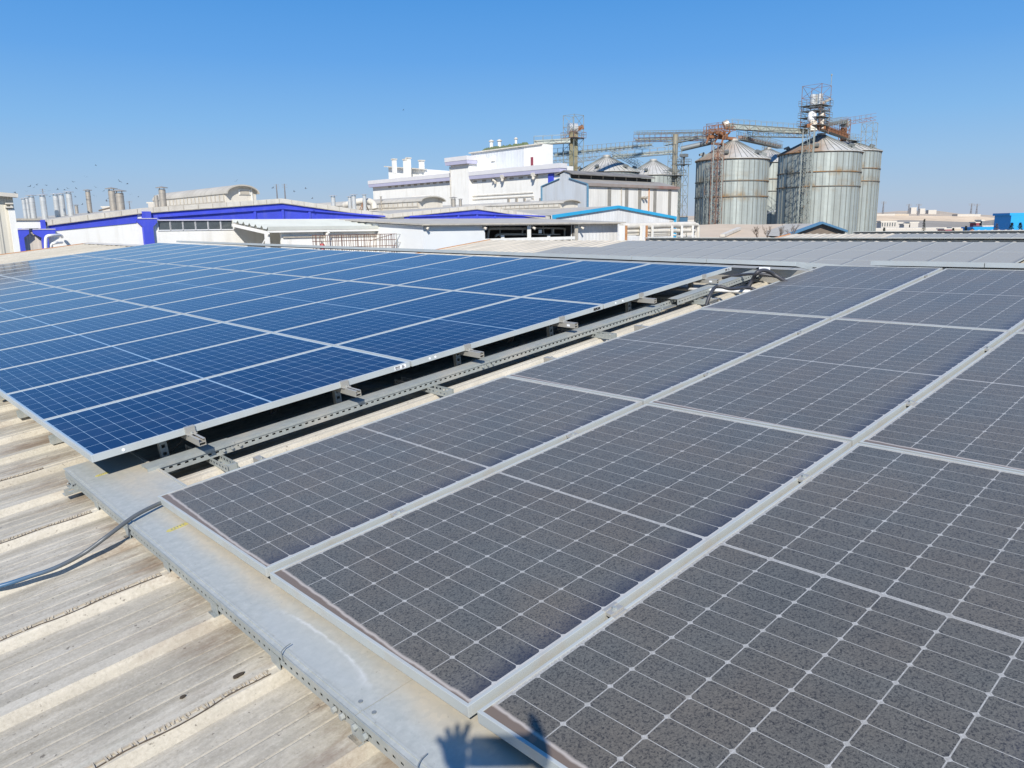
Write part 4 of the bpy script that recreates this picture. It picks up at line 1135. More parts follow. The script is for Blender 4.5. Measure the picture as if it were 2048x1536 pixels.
# ------------------------------------------------------------------ pipe rack right of it
pr_ = thing('pipe_rack', 'pale horizontal pipes on white frames with rust-topped posts', 'pipe rack', onY(1320, 480, 46))
Q0 = 46.0
for (xa_, ya_, xb_, yb_, r) in ((1243, 453, 1388, 449, .3), (1243, 463, 1384, 461, .2), (1240, 470, 1345, 466, .13), (1298, 471, 1350, 470, .1)):
    b = MB(); b.tube([onY(xa_, ya_, Q0), onY(xb_, yb_, Q0)], r, 10); b.build('pipe', CREAM, pr_, smooth='auto')
b = MB(); b.tube(spline([onY(1386, 449.5, Q0), onY(1394, 450, Q0), onY(1396, 456, Q0), onY(1396, 476, Q0)]), .2, 10); b.build('elbow_pipe', CREAM, pr_, smooth=True)
b = MB(); b.tube(spline([onY(1383, 461, Q0), onY(1390, 462, Q0), onY(1391, 468, Q0), onY(1391, 476, Q0)]), .15, 10); b.build('elbow_pipe', CREAM, pr_, smooth=True)
for x in (1305, 1344.5, 1364, 1386):
    b = MB(); p, q = onY(x, 451, Q0 - .4), onY(x, 476, Q0 - .4); b.bar(p, q - V(0, 0, 3), .16); b.build('post', WHITE, pr_)
for x in (1255, 1355, 1375):
    b = MB(); b.bar(onY(x, 472, Q0 - .35), onY(x + 16, 472, Q0 - .35), .1); b.build('cross_bar', WHITE, pr_)
POSTM = NT('rust_topped_post'); pz = POSTM.sep()[2]
POSTM = POSTM.done(POSTM.mix(POSTM.ramp(POSTM.math('ADD', pz, POSTM.math('MULTIPLY', POSTM.noise(3, 4), .8)), 2.0, 2.6), (.68, .5, .28), (.3, .13, .06)), .8)
for x in (1250, 1291):
    b = MB(); p, q = onY(x, 451, Q0 - .7), onY(x, 484, Q0 - .7); b.box((p.x - .45, p.y, q.z - 2), (p.x + .0, p.y + .3, p.z)); b.build('white_column', WHITE, pr_)
    b = MB(); b.box((p.x + .02, p.y, q.z - 2), (p.x + .36, p.y + .3, p.z)); b.build('rusty_column', RUST if 0 else ORANGE, pr_)
# ------------------------------------------------------------------ hall with cyan trim
ch = thing('factory_hall', 'white ribbed gable hall with bright cyan roof trim', 'factory', f(1230, 440))
c0, c1, c2 = f(1102, 431), f(1231, 412), f(1346, 434)
b = MB(); b.prism([(c0.x, D - .3, 0), (c2.x, D - .3, 0), (c2.x, D - .3, c2.z), (c1.x, D - .3, c1.z), (c0.x, D - .3, c0.z)], (0, .3, 0)); b.build('wall', SHEET_X, ch)
b = MB(); b.bar(c0 + V(-.1, -.4, -.12), c1 + V(0, -.4, -.12), .25, .34); b.bar(c1 + V(0, -.4, -.12), c2 + V(.1, -.4, -.12), .25, .34); b.box((c0.x - .1, D - .5, c0.z - 1.2), (c0.x + .3, D - .31, c0.z)); b.box((c2.x - .25, D - .5, 0), (c2.x + .1, D - .31, c2.z)); b.build('cyan_trim', CYAN, ch)
b = MB()
for p, q in ((c0, c1), (c1, c2)): b.quad(p, q, q + V(0, 22, 0), p + V(0, 22, 0))
b.build('roof_sheet', FIBRE, ch)
b = MB(); p = f(1339, 440); 
for k in range(3): b.box((p.x - .35, D - .34, p.z - k * .25), (p.x + .35, D - .305, p.z + .1 - k * .25))
b.box((p.x - .4, D - .32, p.z - .6), (p.x - .36, D - .305, p.z + .15)); b.box((p.x + .36, D - .32, p.z - .6), (p.x + .4, D - .305, p.z + .15))
b.build('louvre', BEIGE_CONC, ch)

# ------------------------------------------------------------------ tall white factory behind (front face on X = 100)
FX = 100.0
g_ = lambda x, y, s=FX: onX(x, y, s)
fc = thing('factory', 'tall white factory block with faded lilac fascia and a raised tower bay', 'factory', g_(930, 420))
yA, yB, yC, yD_ = g_(745, 360).y, g_(908, 350).y, g_(944, 340).y, g_(1108, 334).y
zf1 = g_(830, 354).z; zf2 = g_(924, 315).z; zf3 = g_(1020, 337).z
b = MB(); b.box((FX, yB, 0), (FX + 14, yA, zf1 - .3)); b.box((FX - .8, yC, 0), (FX + 8, yB, zf2 - .3)); b.box((FX, yD_ - 1.6, 0), (FX + 3.2, yC, zf3 - .3)); b.build('wall', WHITE, fc)
b = MB()
for ya, yb, z, o_ in ((yB, yA + .6, zf1, 0), (yC - .5, yB + .8, zf2, -.8), (yD_ - 2.2, yC, zf3, 0)):
    b.box((FX - .9 + o_, ya, z - .75), (FX + 1, yb, z + .05))
b.build('fascia', plain('pale_fascia', (.66, .645, .64), .7, 0, .06, .5), fc)
b = MB()
for ya, yb, z, o_ in ((yB, yA + .55, zf1, 0), (yC - .45, yB + .75, zf2, -.8), (yD_ - 2.1, yC, zf3, 0)):
    b.prism([(FX - .86 + o_, ya, z - .753), (FX - .74 + o_, ya, z - 1.4), (FX + .9, ya, z - 1.4), (FX + .9, ya, z - .753)], (0, yb - ya, 0))
b.build('lilac_cornice', plain('lilac_cornice', (.50, .49, .63), .7, 0, .06, .5), fc)
b = MB(); q0, q1 = g_(1098, 345), g_(1108, 345); b.box((FX - .25, q1.y, 0), (FX - .002, q0.y, zf3 - 1.52)); b.build('blue_pillar', BLUE, fc)
for x0_, x1_, n, yy0, yy1 in ((780, 895, 10, 374, 364), (950, 1060, 7, 363, 354)):
    for i in range(n):
        x = x0_ + (x1_ - x0_) * i / (n - 1); p = g_(x, yy0 + (yy1 - yy0) * i / (n - 1))
        b = MB(); b.box((FX - .05, p.y - .55, p.z - .16), (FX - .002, p.y + .55, p.z + .16)); b.build('slot_window', BEIGE_CONC, fc)
for x, y in ((1010, 354), (1072, 350)):
    p = g_(x, y); b = MB(); b.box((FX - .9, p.y - .4, p.z - .2), (FX - .002, p.y + .4, p.z + .35)); b.tube([p + V(-.6, 0, -.2), p + V(-.8, 0, -.8)], .33, 10, .22); b.build('wall_fan', CREAM, fc)
p = g_(992, 363); b = MB(); b.tube([p + V(-.1, 0, 0), p + V(-.6, .4, .3)], .22, 10); b.tube([p + V(-.1, 0, 0), p + V(-.6, -.4, -.25)], .22, 10); b.build('vent_pipe', CREAM, fc)
b = MB(); q0, q1 = g_(907, 350), g_(909, 405); b.box((FX - .9, q0.y - .12, q1.z - 6), (FX - .802, q0.y + .12, zf2 - 1.6)); b.build('downpipe', CREAM, fc)
b = MB(); q0 = g_(1000, 396); b.box((FX - .12, yD_ + 5, q0.z - .1), (FX - .002, yC, q0.z + .1)); b.build('string_course', CREAM, fc)
b = MB(); q0 = g_(1003, 389); b.box((FX - .12, yD_ + 5.2, q0.z - .1), (FX - .002, yC, q0.z + .1)); b.build('string_course', CREAM, fc)
for i in range(5):
    p = g_(1018 + i * 16, 402); b = MB(); b.box((FX - .25, p.y - .22, p.z - 1), (FX - .002, p.y + .22, p.z + .5)); b.build('slit_window', STEEL_DULL, fc)
# upper block
ub_ = thing('rooftop_block', 'corrugated white upper storey with brown door on the factory roof', 'building', g_(1010, 340))
UX = FX + 4
h_ = lambda x, y: onX(x, y, UX)
y0_, y1_, y2_ = h_(942, 320).y, h_(1048, 310).y, h_(1086, 310).y
zu0, zu1 = h_(942, 307).z, h_(1048, 294).z
b = MB(); b.prism([(UX, y0_, zf3 - 1), (UX, y1_, zf3 - 1), (UX, y1_, zu1), (UX, y0_, zu0)], (2.6, 0, 0)); b.build('ribbed_wall', sheet('pale_factory_sheet', (.66, .68, .7), .8, 'Y', groove=.25), ub_)
b = MB(); b.box((UX - .05, y2_, zf3 - 1), (UX + 2.6, y1_ - .002, zu1 + .15)); b.build('wall', WHITE, ub_)
b = MB(); b.bar((UX - .15, y0_ + .3, zu0 + .1), (UX - .15, y2_, zu1 + .2), .4, .22); b.build('roof_edge', CREAM, ub_)
b = MB(); p, q = h_(1062, 331), h_(1067, 314); b.box((UX - .1, q.y, p.z), (UX - .052, p.y, q.z)); b.build('door', MAROON, ub_)
for x in (967, 987):
    p = h_(x, 317); b = MB(); b.box((UX - .25, p.y - .5, p.z - .5), (UX - .002, p.y + .5, p.z + .5)); b.build('wall_vent', WHITE, ub_)
MOSS = plain('moss', (.12, .15, .07), .95, 0, .3, 3)
b = MB(); rgm = random.Random(9)
for i in range(26):
    t_ = i / 25; y = y0_ + (y1_ - y0_) * (.2 + .78 * t_); z = zu0 + (zu1 - zu0) * (.2 + .78 * t_)
    b.lathe((UX + 1.2, y, z - .1), [(1.0, 0), (.8, .3 + rgm.random() * .3), (.3, .6 + rgm.random() * .5), (.05, .9 + rgm.random() * .3)], 7)
tag(b.build('moss_strip', MOSS, kind=None) if False else b.build('moss_strip', MOSS), 'dark green moss strip on the upper storey roof edge', 'moss')
for x, yt, yb, w, lab in ((983, 284, 299, 7, 'white roof stack, left of three on the upper storey'), (999, 283, 297, 7, 'white roof stack, middle of three on the upper storey'), (1032, 279, 292, 5, 'slim white roof stack, right of three on the upper storey')):
    base = at(x, yb, 160); zt_ = at(x, yt, 160).z; t = thing('roof_stack', lab, 'chimney', base, 'white stacks on the factory roof')
    r = w / FPX * 160 / 2
    b = MB(); b.tube([base - V(0, 0, 1), V(base.x, base.y, zt_)], r, 14); b.build('flue', WHITE, t, smooth='auto')
    b = MB(); b.lathe((base.x, base.y, zt_), [(r * 1.5, 0), (r * 1.5, .18), (r * .4, .4)], 14); b.build('rain_cap', CREAM, t)
# rooftop plant room with four stacks
pl = thing('plant_room', 'white rooftop plant room with slanted roof on the left factory block', 'building', g_(815, 350))
PX_ = FX + 3
k_ = lambda x, y: onX(x, y, PX_)
ya, yb = k_(777, 345).y, k_(850, 345).y
b = MB(); b.prism([(PX_, ya, zf1 - 1), (PX_, yb, zf1 - 1), (PX_, yb, k_(848, 340).z), (PX_, ya, k_(777, 334).z)], (9, 0, 0)); b.build('wall', WHITE, pl)
b = MB(); b.bar((PX_ - .3, ya + .4, k_(777, 333).z), (PX_ - .3, yb - .4, k_(848, 339).z), 1.2, .2); b.build('roof_edge', CREAM, pl)
p = k_(821, 349); b = MB(); b.box((PX_ - .15, p.y - .5, p.z - .6), (PX_ - .01, p.y + .5, p.z + .5)); b.build('doorway', GLASSDK, pl)
for x, yt, yb_, w, lab in ((789, 320, 337, 7, 'white square stack at the left end of the plant room'), (812, 321, 352, 7, 'white stack left of the middle pair on the plant room'), (818, 318, 352, 7, 'white stack right of the middle pair on the plant room'), (844, 323, 350, 8, 'white square stack at the right end of the plant room')):
    z_ = (M.transposed() @ (k_(815, 340) - CAM)).z - 3
    base = at(x, yb_, z_); zt_ = at(x, yt, z_).z; r = w / FPX * z_ / 2
    t = thing('roof_stack', lab, 'chimney', base, 'white stacks on the plant room')
    b = MB(); b.box((base.x - r, base.y - r, base.z - 1), (base.x + r, base.y + r, zt_)); b.build('flue', WHITE, t)
    b = MB(); b.box((base.x - r * 1.3, base.y - r * 1.3, zt_ + .003), (base.x + r * 1.3, base.y + r * 1.3, zt_ + .25)); b.build('rain_cap', CREAM, t)
# ------------------------------------------------------------------ white warehouse with raised monitor
wh = thing('warehouse', 'pale ribbed warehouse with blue corner trim and grey vertical light strips', 'warehouse', onY(1175, 440, 82))
WY = 82.0
e1, e2 = onY(1175, 366, WY), onY(1356, 376, WY)
zE = (e1.z + e2.z) / 2; WX = e1.x
wy2 = onX(1085, 372, WX).y
b = MB(); b.box((WX + .001, WY, 0), (e2.x, WY + .3, zE)); b.build('ribbed_side', SHEET_STRIPE, wh)
am = onX(1120, 357, WX); mo0, mo1 = onX(1120, 349, WX), onX(1139, 348, WX)
zs2 = onX(1085, 372, WX).z
b = MB(); b.prism([(WX, WY, 0), (WX, wy2, 0), (WX, wy2, zs2), (WX, am.y, am.z), (WX, am.y, mo0.z), (WX, (mo0.y + mo1.y)/2, mo0.z + .4), (WX, mo1.y, mo1.z), (WX, mo1.y, onX(1139, 356, WX).z), (WX, WY, zE)], (.3, 0, 0)); b.build('gable_wall', SHEET_GREY, wh)
b = MB(); b.box((WX - .2, WY - .2, 0), (WX + .1, WY - .003, zE)); b.build('corner_trim', plain('muted_blue_trim', (.13, .27, .38), .6), wh)
b = MB(); b.bar((WX - .15, WY, zE), (WX - .15, mo1.y, onX(1139, 356, WX).z), .16, .12); b.bar((WX - .15, am.y, am.z), (WX - .15, wy2, zs2), .16, .12); b.box((WX - .25, wy2, 0), (WX - .003, wy2 + .2, zs2)); b.build('verge_trim', bpy.data.materials['muted_blue_trim'], wh)
b = MB(); b.quad((WX, WY - .3, zE), (e2.x, WY - .3, zE), (e2.x, mo1.y, onX(1139, 356, WX).z), (WX, mo1.y, onX(1139, 356, WX).z)); b.quad((WX, am.y, am.z), (e2.x, am.y, am.z), (e2.x, wy2, zs2), (WX, wy2, zs2)); b.build('roof_sheet', plain('dirty_dark_roof', (.3, .28, .25), .9, 0, .2, .6), wh)
b = MB(); b.box((WX, WY - .4, zE - .35), (e2.x, WY - .003, zE + .1)); b.build('fascia', plain('rusty_fascia', (.30, .26, .23), .8, 0, .2, .6, dirt=(.24, .08, .06), dirt_amt=.9, dirt_sc=.08), wh)
me_ = onY(1325, 362, mo1.y)
b = MB(); b.prism([(WX + .3, am.y, zE), (WX + .3, mo1.y, zE), (WX + .3, mo1.y, mo1.z - .1), (WX + .3, am.y, mo0.z - .1)], (e2.x - WX - 3, 0, 0)); b.build('monitor_wall', plain('dark_monitor_wall', (.06, .058, .055), .9), wh)  # monitor wall in one near-black tone
b = MB(); b.prism([(WX - .2, mo1.y - .9, mo1.z - .12), (WX - .2, (mo0.y + mo1.y)/2, mo0.z + .45), (WX - .2, am.y + .9, mo0.z - .1), (WX - .2, am.y + .9, mo0.z + .1), (WX - .2, (mo0.y + mo1.y)/2, mo0.z + .62), (WX - .2, mo1.y - .9, mo1.z + .05)], (e2.x - WX - 2.5, 0, 0)); b.build('monitor_roof', plain('shaded_monitor_roof', (.2, .19, .175), .9, 0, .3, .6), wh)  # shade on the monitor roof is put into its dark colour
for i in range(7):
    x = WX + 2 + i * (e2.x - WX - 6) / 6; b = MB(); b.box((x, mo1.y - .14, zE + .3), (x + .14, mo1.y - .002, mo1.z - .1)); b.build('monitor_post', BEIGE_CONC, wh)
for x in (1218.5, 1253, 1279, 1309.5, 1339):
    p = onY(x, 400, WY); b = MB(); b.box((p.x - .42, WY - .06, 3), (p.x + .42, WY - .002, zE - .5)); b.build('light_strip', plain('grimy_light_strip', (.27, .255, .22), .5, 0, .15, .8, dirt=(.2, .18, .14), dirt_sc=.6) if x < 1230 else bpy.data.materials['grimy_light_strip'], wh)
b = MB(); p = onY(1242, 400, WY); b.tube([(p.x, WY - .1, 4), (p.x, WY - .1, zE - .4)], .07, 8); b.build('downpipe', BEIGE_CONC, wh)
b = MB(); p = onY(1297, 400, WY); b.tube([(p.x, WY - .1, 4), (p.x, WY - .1, zE - .4)], .1, 8); b.build('downpipe', ORANGE, wh)
for x in (1283, 1289):
    b = MB(); p = onY(x, 396, WY); b.tube([p - V(0, .7, -.1), p - V(0, .1, 0)], .22, 10); b.build('floodlight', BEIGE_CONC, wh)
# blue tank at its right end
t = thing('water_tank', 'blue square tank right of the pale warehouse', 'tank', at(1367, 448, 150))
p = at(1367, 452, 150); b = MB(); b.box(p - V(.55, .55, 0), p + V(.55, .55, 1.65)); b.build('tank_body', TRIMBLUE, t); b = MB(); b.box(p - V(.6, .6, -1.653), p + V(.6, .6, 1.75)); b.build('tank_rim', GALV_DARK, t)

# ------------------------------------------------------------------ grain silos
CORR = NT('silo_corrugated')
def silo_mat(name, base, rust_bands):
    m = NT(name); x, y, z = m.sep()
    ang = m.math('ARCTAN2', y, x)
    a = m.math('MULTIPLY', ang, 40 / (2 * math.pi))
    cell = m.math('FLOOR', a); zc_ = m.math('FLOOR', m.math('MULTIPLY', z, .9))
    wn_ = m.node('ShaderNodeTexWhiteNoise', noise_dimensions='2D'); cb = m.node('ShaderNodeCombineXYZ'); m.link(cell, cb.inputs[0]); m.link(zc_, cb.inputs[1]); m.link(cb.outputs[0], wn_.inputs[0])
    wn2 = m.node('ShaderNodeTexWhiteNoise', noise_dimensions='1D'); m.link(cell, wn2.inputs['W'])
    v = m.math('ADD', m.math('MULTIPLY', wn_.outputs[0], .25), m.math('MULTIPLY', wn2.outputs[0], .75))
    col = m.mix(v, tuple(q * .8 for q in base), tuple(q * 1.12 for q in base))
    n = m.noise(.5, 6, .65, (1, 1, .3))
    col = m.mix(m.math('MULTIPLY', m.ramp(n, .45, .7), .2), col, (.3, .28, .22))
    for zb_ in rust_bands:
        d = m.math('ABSOLUTE', m.math('SUBTRACT', z, zb_))
        k = m.math('MULTIPLY', m.ramp(d, .0, 1.6, 1, 0), m.ramp(m.noise(.33, 5, .6), .46, .62))
        col = m.mix(m.math('MULTIPLY', k, .8), col, (.30, .19, .07))
    fr = m.math('ABSOLUTE', m.math('SUBTRACT', m.math('FRACT', m.math('MULTIPLY', z, 4.2)), .5))
    m.bump(fr, .25, .05)
    return m.done(col, .42, .35)
def cone_mat(name, base, amt):
    m = NT(name); x, y, z = m.sep()
    n = m.noise(.22, 5, .6, vec=m.obj())
    d = m.math('ADD', m.math('MULTIPLY', y, .10), m.math('MULTIPLY', x, -.07))
    k = m.ramp(m.math('ADD', d, m.math('MULTIPLY', n, .9)), .35, .85)
    col = m.mix(m.math('MULTIPLY', k, amt), base, (.30, .17, .085))
    n2 = m.noise(.8, 6, .7)
    col = m.mix(m.math('MULTIPLY', m.ramp(n2, .45, .7), .4), col, (.28, .24, .18))
    return m.done(col, .6, .15)
def silo(lab, px, r, y_eave, y_apex, zd, bands, rust, n_st=40, small=False, vents=6, smooth=True):
    c = at(px, y_eave, zd); ze = c.z; za = at(px, y_apex, zd).z
    t = thing('grain_silo', lab, 'silo', (c.x, c.y, 0), 'corrugated steel grain silos')
    base = V(c.x, c.y, 0)
    b = MB(); b.lathe(base, [(r, 0), (r, ze)], 96)
    w_ = b.build('shell', silo_mat('silo_shell', (.43, .468, .435), [ze - 3.9, ze - 6.8] if bands else []), t, smooth='auto')
    b = MB()
    for k in range(n_st):
        a = 2 * math.pi * (k + .5) / n_st; d_ = V(math.cos(a), math.sin(a), 0); q = V(-math.sin(a), math.cos(a), 0) * .06
        p0_, p1 = base + d_ * r, base + d_ * (r + .09)
        b.prism([p0_ - q, p1 - q, p1 + q, p0_ + q], (0, 0, ze - .05))
    b.build('stiffeners', plain('silo_stiffener', (.25, .265, .25), .5, .3, .15, .6) if 'silo_stiffener' not in bpy.data.materials else bpy.data.materials['silo_stiffener'], w_)
    b = MB(); n = 40
    prof = [(r + .35, ze - .12), (r + .35, ze), (.9, za - .45), (.9, za), (.1, za + .12)]
    b.lathe(base, prof, n); b.build('cone_roof', cone_mat('silo_cone', (.52, .51, .47), rust), t)
    b = MB()
    for k in range(n):
        a = 2 * math.pi * k / n; d_ = V(math.cos(a), math.sin(a), 0)
        b.bar(base + d_ * (r + .34) + V(0, 0, ze + .04), base + d_ * .95 + V(0, 0, za - .40), .07, .1)
    b.build('roof_ribs', bpy.data.materials['silo_stiffener'], t)
    for fz in ((.0,) if not bands else (.0, 3.9, 6.8)):
        b = MB(); b.lathe(base + V(0, 0, ze - fz - .28 if fz else ze - .24), [(r + .09, 0), (r + .2, 0), (r + .2, .16), (r + .09, .16)], 72)
        b.build('wind_ring', plain('ring_rusting', (.2, .19, .16), .7, .1, .2, .5, dirt=(.3, .15, .04), dirt_amt=.9, dirt_sc=.25, lo=.45, hi=.6) if 'ring_rusting' not in bpy.data.materials else bpy.data.materials['ring_rusting'], t)
    for k in range(vents):
        a = 2 * math.pi * (k + .35) / vents; d_ = V(math.cos(a), math.sin(a), 0); f_ = .82
        p = base + d_ * (r * f_) + V(0, 0, ze + (za - ze) * (1 - f_) + .1)
        b = MB(); b.bar(p, p + V(0, 0, .55) + d_ * .5, .65, .65, d_); b.bar(p + d_ * .3 + V(0, 0, .5), p + d_ * 1.0 + V(0, 0, .25), .75, .4); b.build('roof_vent', bpy.data.materials['silo_stiffener'], t)
    return base, r, ze, za
SA = silo('big front left silo with light rust on its cone', 1465, 6.8, 321, 279, 150, True, .8)
SB = silo('biggest silo in front with a broad rust patch on its cone', 1640, 8.35, 308, 268, 165, True, 1.0)
SC_ = silo('silo half hidden behind the right edge of the biggest one', 1687, 8.35, 306, 277, 187, True, .5)
SD = silo('silo seen in the slot between the two big front silos', 1534, 8.0, 328, 296, 197, True, .3)
SE = silo('wide distant silo with grey cone behind the warehouse roof', 1213, 7.2, 346, 311, 175, False, .1)
SF = silo('far small silo with grey cone left of the pipe tower', 1306, 6.9, 352, 319, 195, False, .1)

# ------------------------------------------------------------------ lattice towers, conveyors and catwalks
def lattice(b, c, wx, wy, z0, z1, step, t=.09, brace=.055, taper=1.0):
    pr = None; n = max(1, round((z1 - z0) / step))
    def ring(i):
        k = 1 + (taper - 1) * i / n; z = z0 + (z1 - z0) * i / n
        return [V(c.x + sx_ * wx / 2 * k, c.y + sy_ * wy / 2 * k, z) for sx_, sy_ in ((-1, -1), (1, -1), (1, 1), (-1, 1))]
    for i in range(n):
        r0_, r1 = ring(i), ring(i + 1)
        for q in range(4):
            b.bar(r0_[q], r1[q], t); b.bar(r1[q], r1[(q+1) % 4], brace)
            if i % 2: b.bar(r0_[q], r1[(q+1) % 4], brace)
            else: b.bar(r0_[(q+1) % 4], r1[q], brace)
    return b
def truss(b, p, q, w, h, n, t=.08, br=.05, rail=True):
    p, q = Vector(p), Vector(q); d = (q - p).normalized(); s_ = d.cross(V(0, 0, 1)).normalized() * (w / 2); u_ = V(0, 0, h)
    for sg in (-1, 1):
        b.bar(p + s_ * sg, q + s_ * sg, t); b.bar(p + s_ * sg + u_, q + s_ * sg + u_, t)
        if rail: b.bar(p + s_ * sg + u_ * 2, q + s_ * sg + u_ * 2, br); 
        for i in range(n):
            a, c = p.lerp(q, i / n), p.lerp(q, (i + 1) / n)
            b.bar(a + s_ * sg, a + s_ * sg + u_ * (2 if rail else 1), br)
            if i % 2: b.bar(a + s_ * sg, c + s_ * sg + u_, br)
            else: b.bar(a + s_ * sg + u_, c + s_ * sg, br)
    for i in range(n + 1):
        a = p.lerp(q, i / n); b.bar(a - s_, a + s_, br)
    return b
def conveyor(name, lab, pa, pb, za, zb_, w=1.3, h=.7, mt=None, tube=None, tm=None, deck=True, cat='conveyor', n=None):
    p, q = at(*pa, za), at(*pb, zb_); t = thing(name, lab, cat, p.lerp(q, .5))
    n = n or max(4, int((q - p).length / 1.6))
    b = MB(); truss(b, p, q, w, h, n); b.build('truss', mt or LATT, t)
    if deck:
        b = MB(); b.bar(p, q, w * .92, .06); b.build('deck', GALV_DARK, t)
    if tube:
        b = MB(); b.bar(p + V(0, 0, h * .55), q + V(0, 0, h * .55), tube, tube * .8); b.build('trough', tm or CONVEY, t)
    return t
def tower(name, lab, px, ytop, zd, wpx, ybot=None, mt=None, step=2.0, cat='tower'):
    c = at(px, ytop, zd); w = wpx / FPX * zd * .72
    t = thing(name, lab, cat, (c.x, c.y, 0)); z0 = 0 if ybot is None else at(px, ybot, zd).z
    b = MB(); lattice(b, V(c.x, c.y, 0), w, w, z0, c.z, step); b.build('lattice', mt or LATT, t)
    return t, c, w
def platform(t, c, z, w, mt=None, rail=1.0, name='platform'):
    b = MB(); b.box((c.x - w/2, c.y - w/2, z - .08), (c.x + w/2, c.y + w/2, z))
    cs = [V(c.x + a * w/2, c.y + d_ * w/2, z) for a, d_ in ((-1, -1), (1, -1), (1, 1), (-1, 1))]
    for q in range(4):
        for f_ in (0, .33, .66): p = cs[q].lerp(cs[(q+1) % 4], f_); b.bar(p, p + V(0, 0, rail), .05)
        for h in (.55, 1.0): b.bar(cs[q] + V(0, 0, h * rail), cs[(q+1) % 4] + V(0, 0, h * rail), .05)
    b.build(name, mt or LATT, t)
# left bucket elevator (x 1145)
zd = 150
t, c, w = tower('bucket_elevator', 'slim lattice bucket elevator with rusty head left of the silos', 1147, 231, zd, 40, None, LATT, 2.2, 'elevator')
for dx in (-.45, .45):
    b = MB(); b.box((c.x + dx - .36, c.y - .4, 0), (c.x + dx + .36, c.y + .4, c.z - 3.2)); b.build('leg_casing', plain('leg_casing', (.36, .33, .2), .7, .1, .15, .4, dirt=(.28, .13, .05), dirt_amt=.8, dirt_sc=.2) if dx < 0 else bpy.data.materials['leg_casing'], t)
b = MB(); b.tube([(c.x - .9, c.y + .5, c.z - 2.4), (c.x + .6, c.y - .3, c.z - 2.4)], 1.0, 16); b.build('head_drum', STEEL, t, smooth='auto')
b = MB(); b.bar((c.x + .5, c.y - .3, c.z - 2.6), (c.x + 1.5, c.y - 1.2, c.z - 2.1), .9, .8); b.bar((c.x + .2, c.y, c.z - 4.4), (c.x + .5, c.y, c.z - 2), .6); b.build('discharge_spout', RUST, t)
platform(t, c, c.z - 4.2, w * 1.25, LATT_R)
# conveyors on the left side
conveyor('conveyor', 'short conveyor from the factory roof to the left bucket elevator', (1068, 290), (1140, 286), 150, 150, 1.4, .8, LATT, .8, CONVEY)
conveyor('conveyor', 'long rising conveyor from the left elevator towards the far silos', (1110, 314), (1302, 294), 152, 175, 1.3, .8, LATT, .6, CONVEY)
conveyor('catwalk', 'lower catwalk running over the wide distant silo to the pipe tower', (1225, 318), (1345, 308), 176, 172, 1.2, .8, LATT, .5, CONVEY)
conveyor('catwalk', 'lower truss catwalk behind the left bucket elevator', (1100, 330), (1200, 319), 160, 178, 1.2, .8, LATT, None)
conveyor('catwalk', 'steep stair catwalk going down right of the wide distant silo', (1222, 306), (1284, 339), 172, 176, 1.1, .7, LATT, None, None, False)
conveyor('conveyor', 'conveyor bridge from above the far silo to the front left silo', (1272, 284), (1425, 281), 168, 150, 1.3, .8, LATT_R, .55, CONVEY)
conveyor('catwalk', 'thin handrail bridge above the conveyor bridge to the front left silo', (1271, 269), (1424, 267), 168, 150, .8, .35, LATT, None, None, False)
conveyor('catwalk', 'slanting catwalk rising to the platform on the front left silo', (1330, 291), (1440, 268), 158, 150, 1.0, .5, LATT, None)
b = MB(); b.tube([at(1362, 298, 152), at(1428, 283, 150)], .5, 12); t = b.build('spout_pipe', GALV_DARK, smooth='auto'); tag(t, 'dark sloping spout pipe from the pipe tower up to the front left silo', 'pipe')
# pipe tower (x 1352)
t, c, w = tower('pipe_tower', 'lattice tower with a thick brown standpipe left of the silos', 1365, 330, 152, 24, None, LATT, 1.9)
b = MB(); q = at(1351, 269, 151); b.tube([(q.x, q.y, 0), (q.x, q.y, q.z)], .52, 14); b.build('standpipe', plain('standpipe', (.30, .27, .2), .6, .1, .15, .4), t, smooth='auto')
b = MB(); lattice(b, V(q.x, q.y, 0), 1.9, 1.9, 0, at(1351, 283, 151).z, 1.9, .07, .05); b.build('ladder_cage', LATT, t)
platform(t, q, at(1351, 350, 151).z, 3.2, GALV_DARK); platform(t, c, c.z + .1, 2.4, GALV_DARK)
b = MB(); p_ = at(1368, 309, 151); b.box(p_ - V(.6, .6, .5), p_ + V(.6, .6, .1)); b.bar(p_ - V(.9, 0, .3), p_ + V(.9, 0, -.3), .4, .3); b.bar(p_ - V(0, 0, .5), p_ - V(0, 0, 2.2), .35); b.build('drive_box', GALV_DARK, t)
# head works over the front left silo
base, r, ze, za = SA
t = thing('silo_headworks', 'rusty orange machinery frame on top of the front left silo', 'machinery', at(1437, 280, 149))
hc = at(1432, 262, 146)
b = MB()
for k in range(9): b.bar(at(1413 + k * 5, 287 - (k % 3) * 8, 146 + k % 3), at(1420 + k * 5, 264 + (k % 2) * 9, 147 + k % 2), .28, .2)
b.bar(at(1414, 273, 147), at(1470, 278, 149), .8, .5); b.bar(at(1424, 287, 147), at(1462, 291, 149), .5, .3); b.bar(at(1434, 264, 146), at(1452, 272, 148), .9, .6)
truss(b, at(1412, 268, 147), at(1466, 262, 149), 1.6, .7, 9, .09, .07)
b.build('rusty_trough', RUST, t)
b = MB(); lattice(b, V(hc.x, hc.y, 0), 2.6, 2.6, hc.z - 1.5, at(1432, 248, 146).z, 1.2, .07, .05); b.build('railing', LATT_R, t)
for dx in (1427, 1446):
    q = at(dx, 300, 141); b = MB(); b.tube([(q.x, q.y, 0), (q.x, q.y, at(dx, 284, 141).z)], .11, 8); b.build('leg_pipe', LATT, t)
b = MB(); q = at(1436, 300, 141.5); lattice(b, V(q.x, q.y, 0), 1.9, 1.4, 0, q.z + 1.2, 1.5, .09, .06); b.build('access_lattice', LATT_R, t)
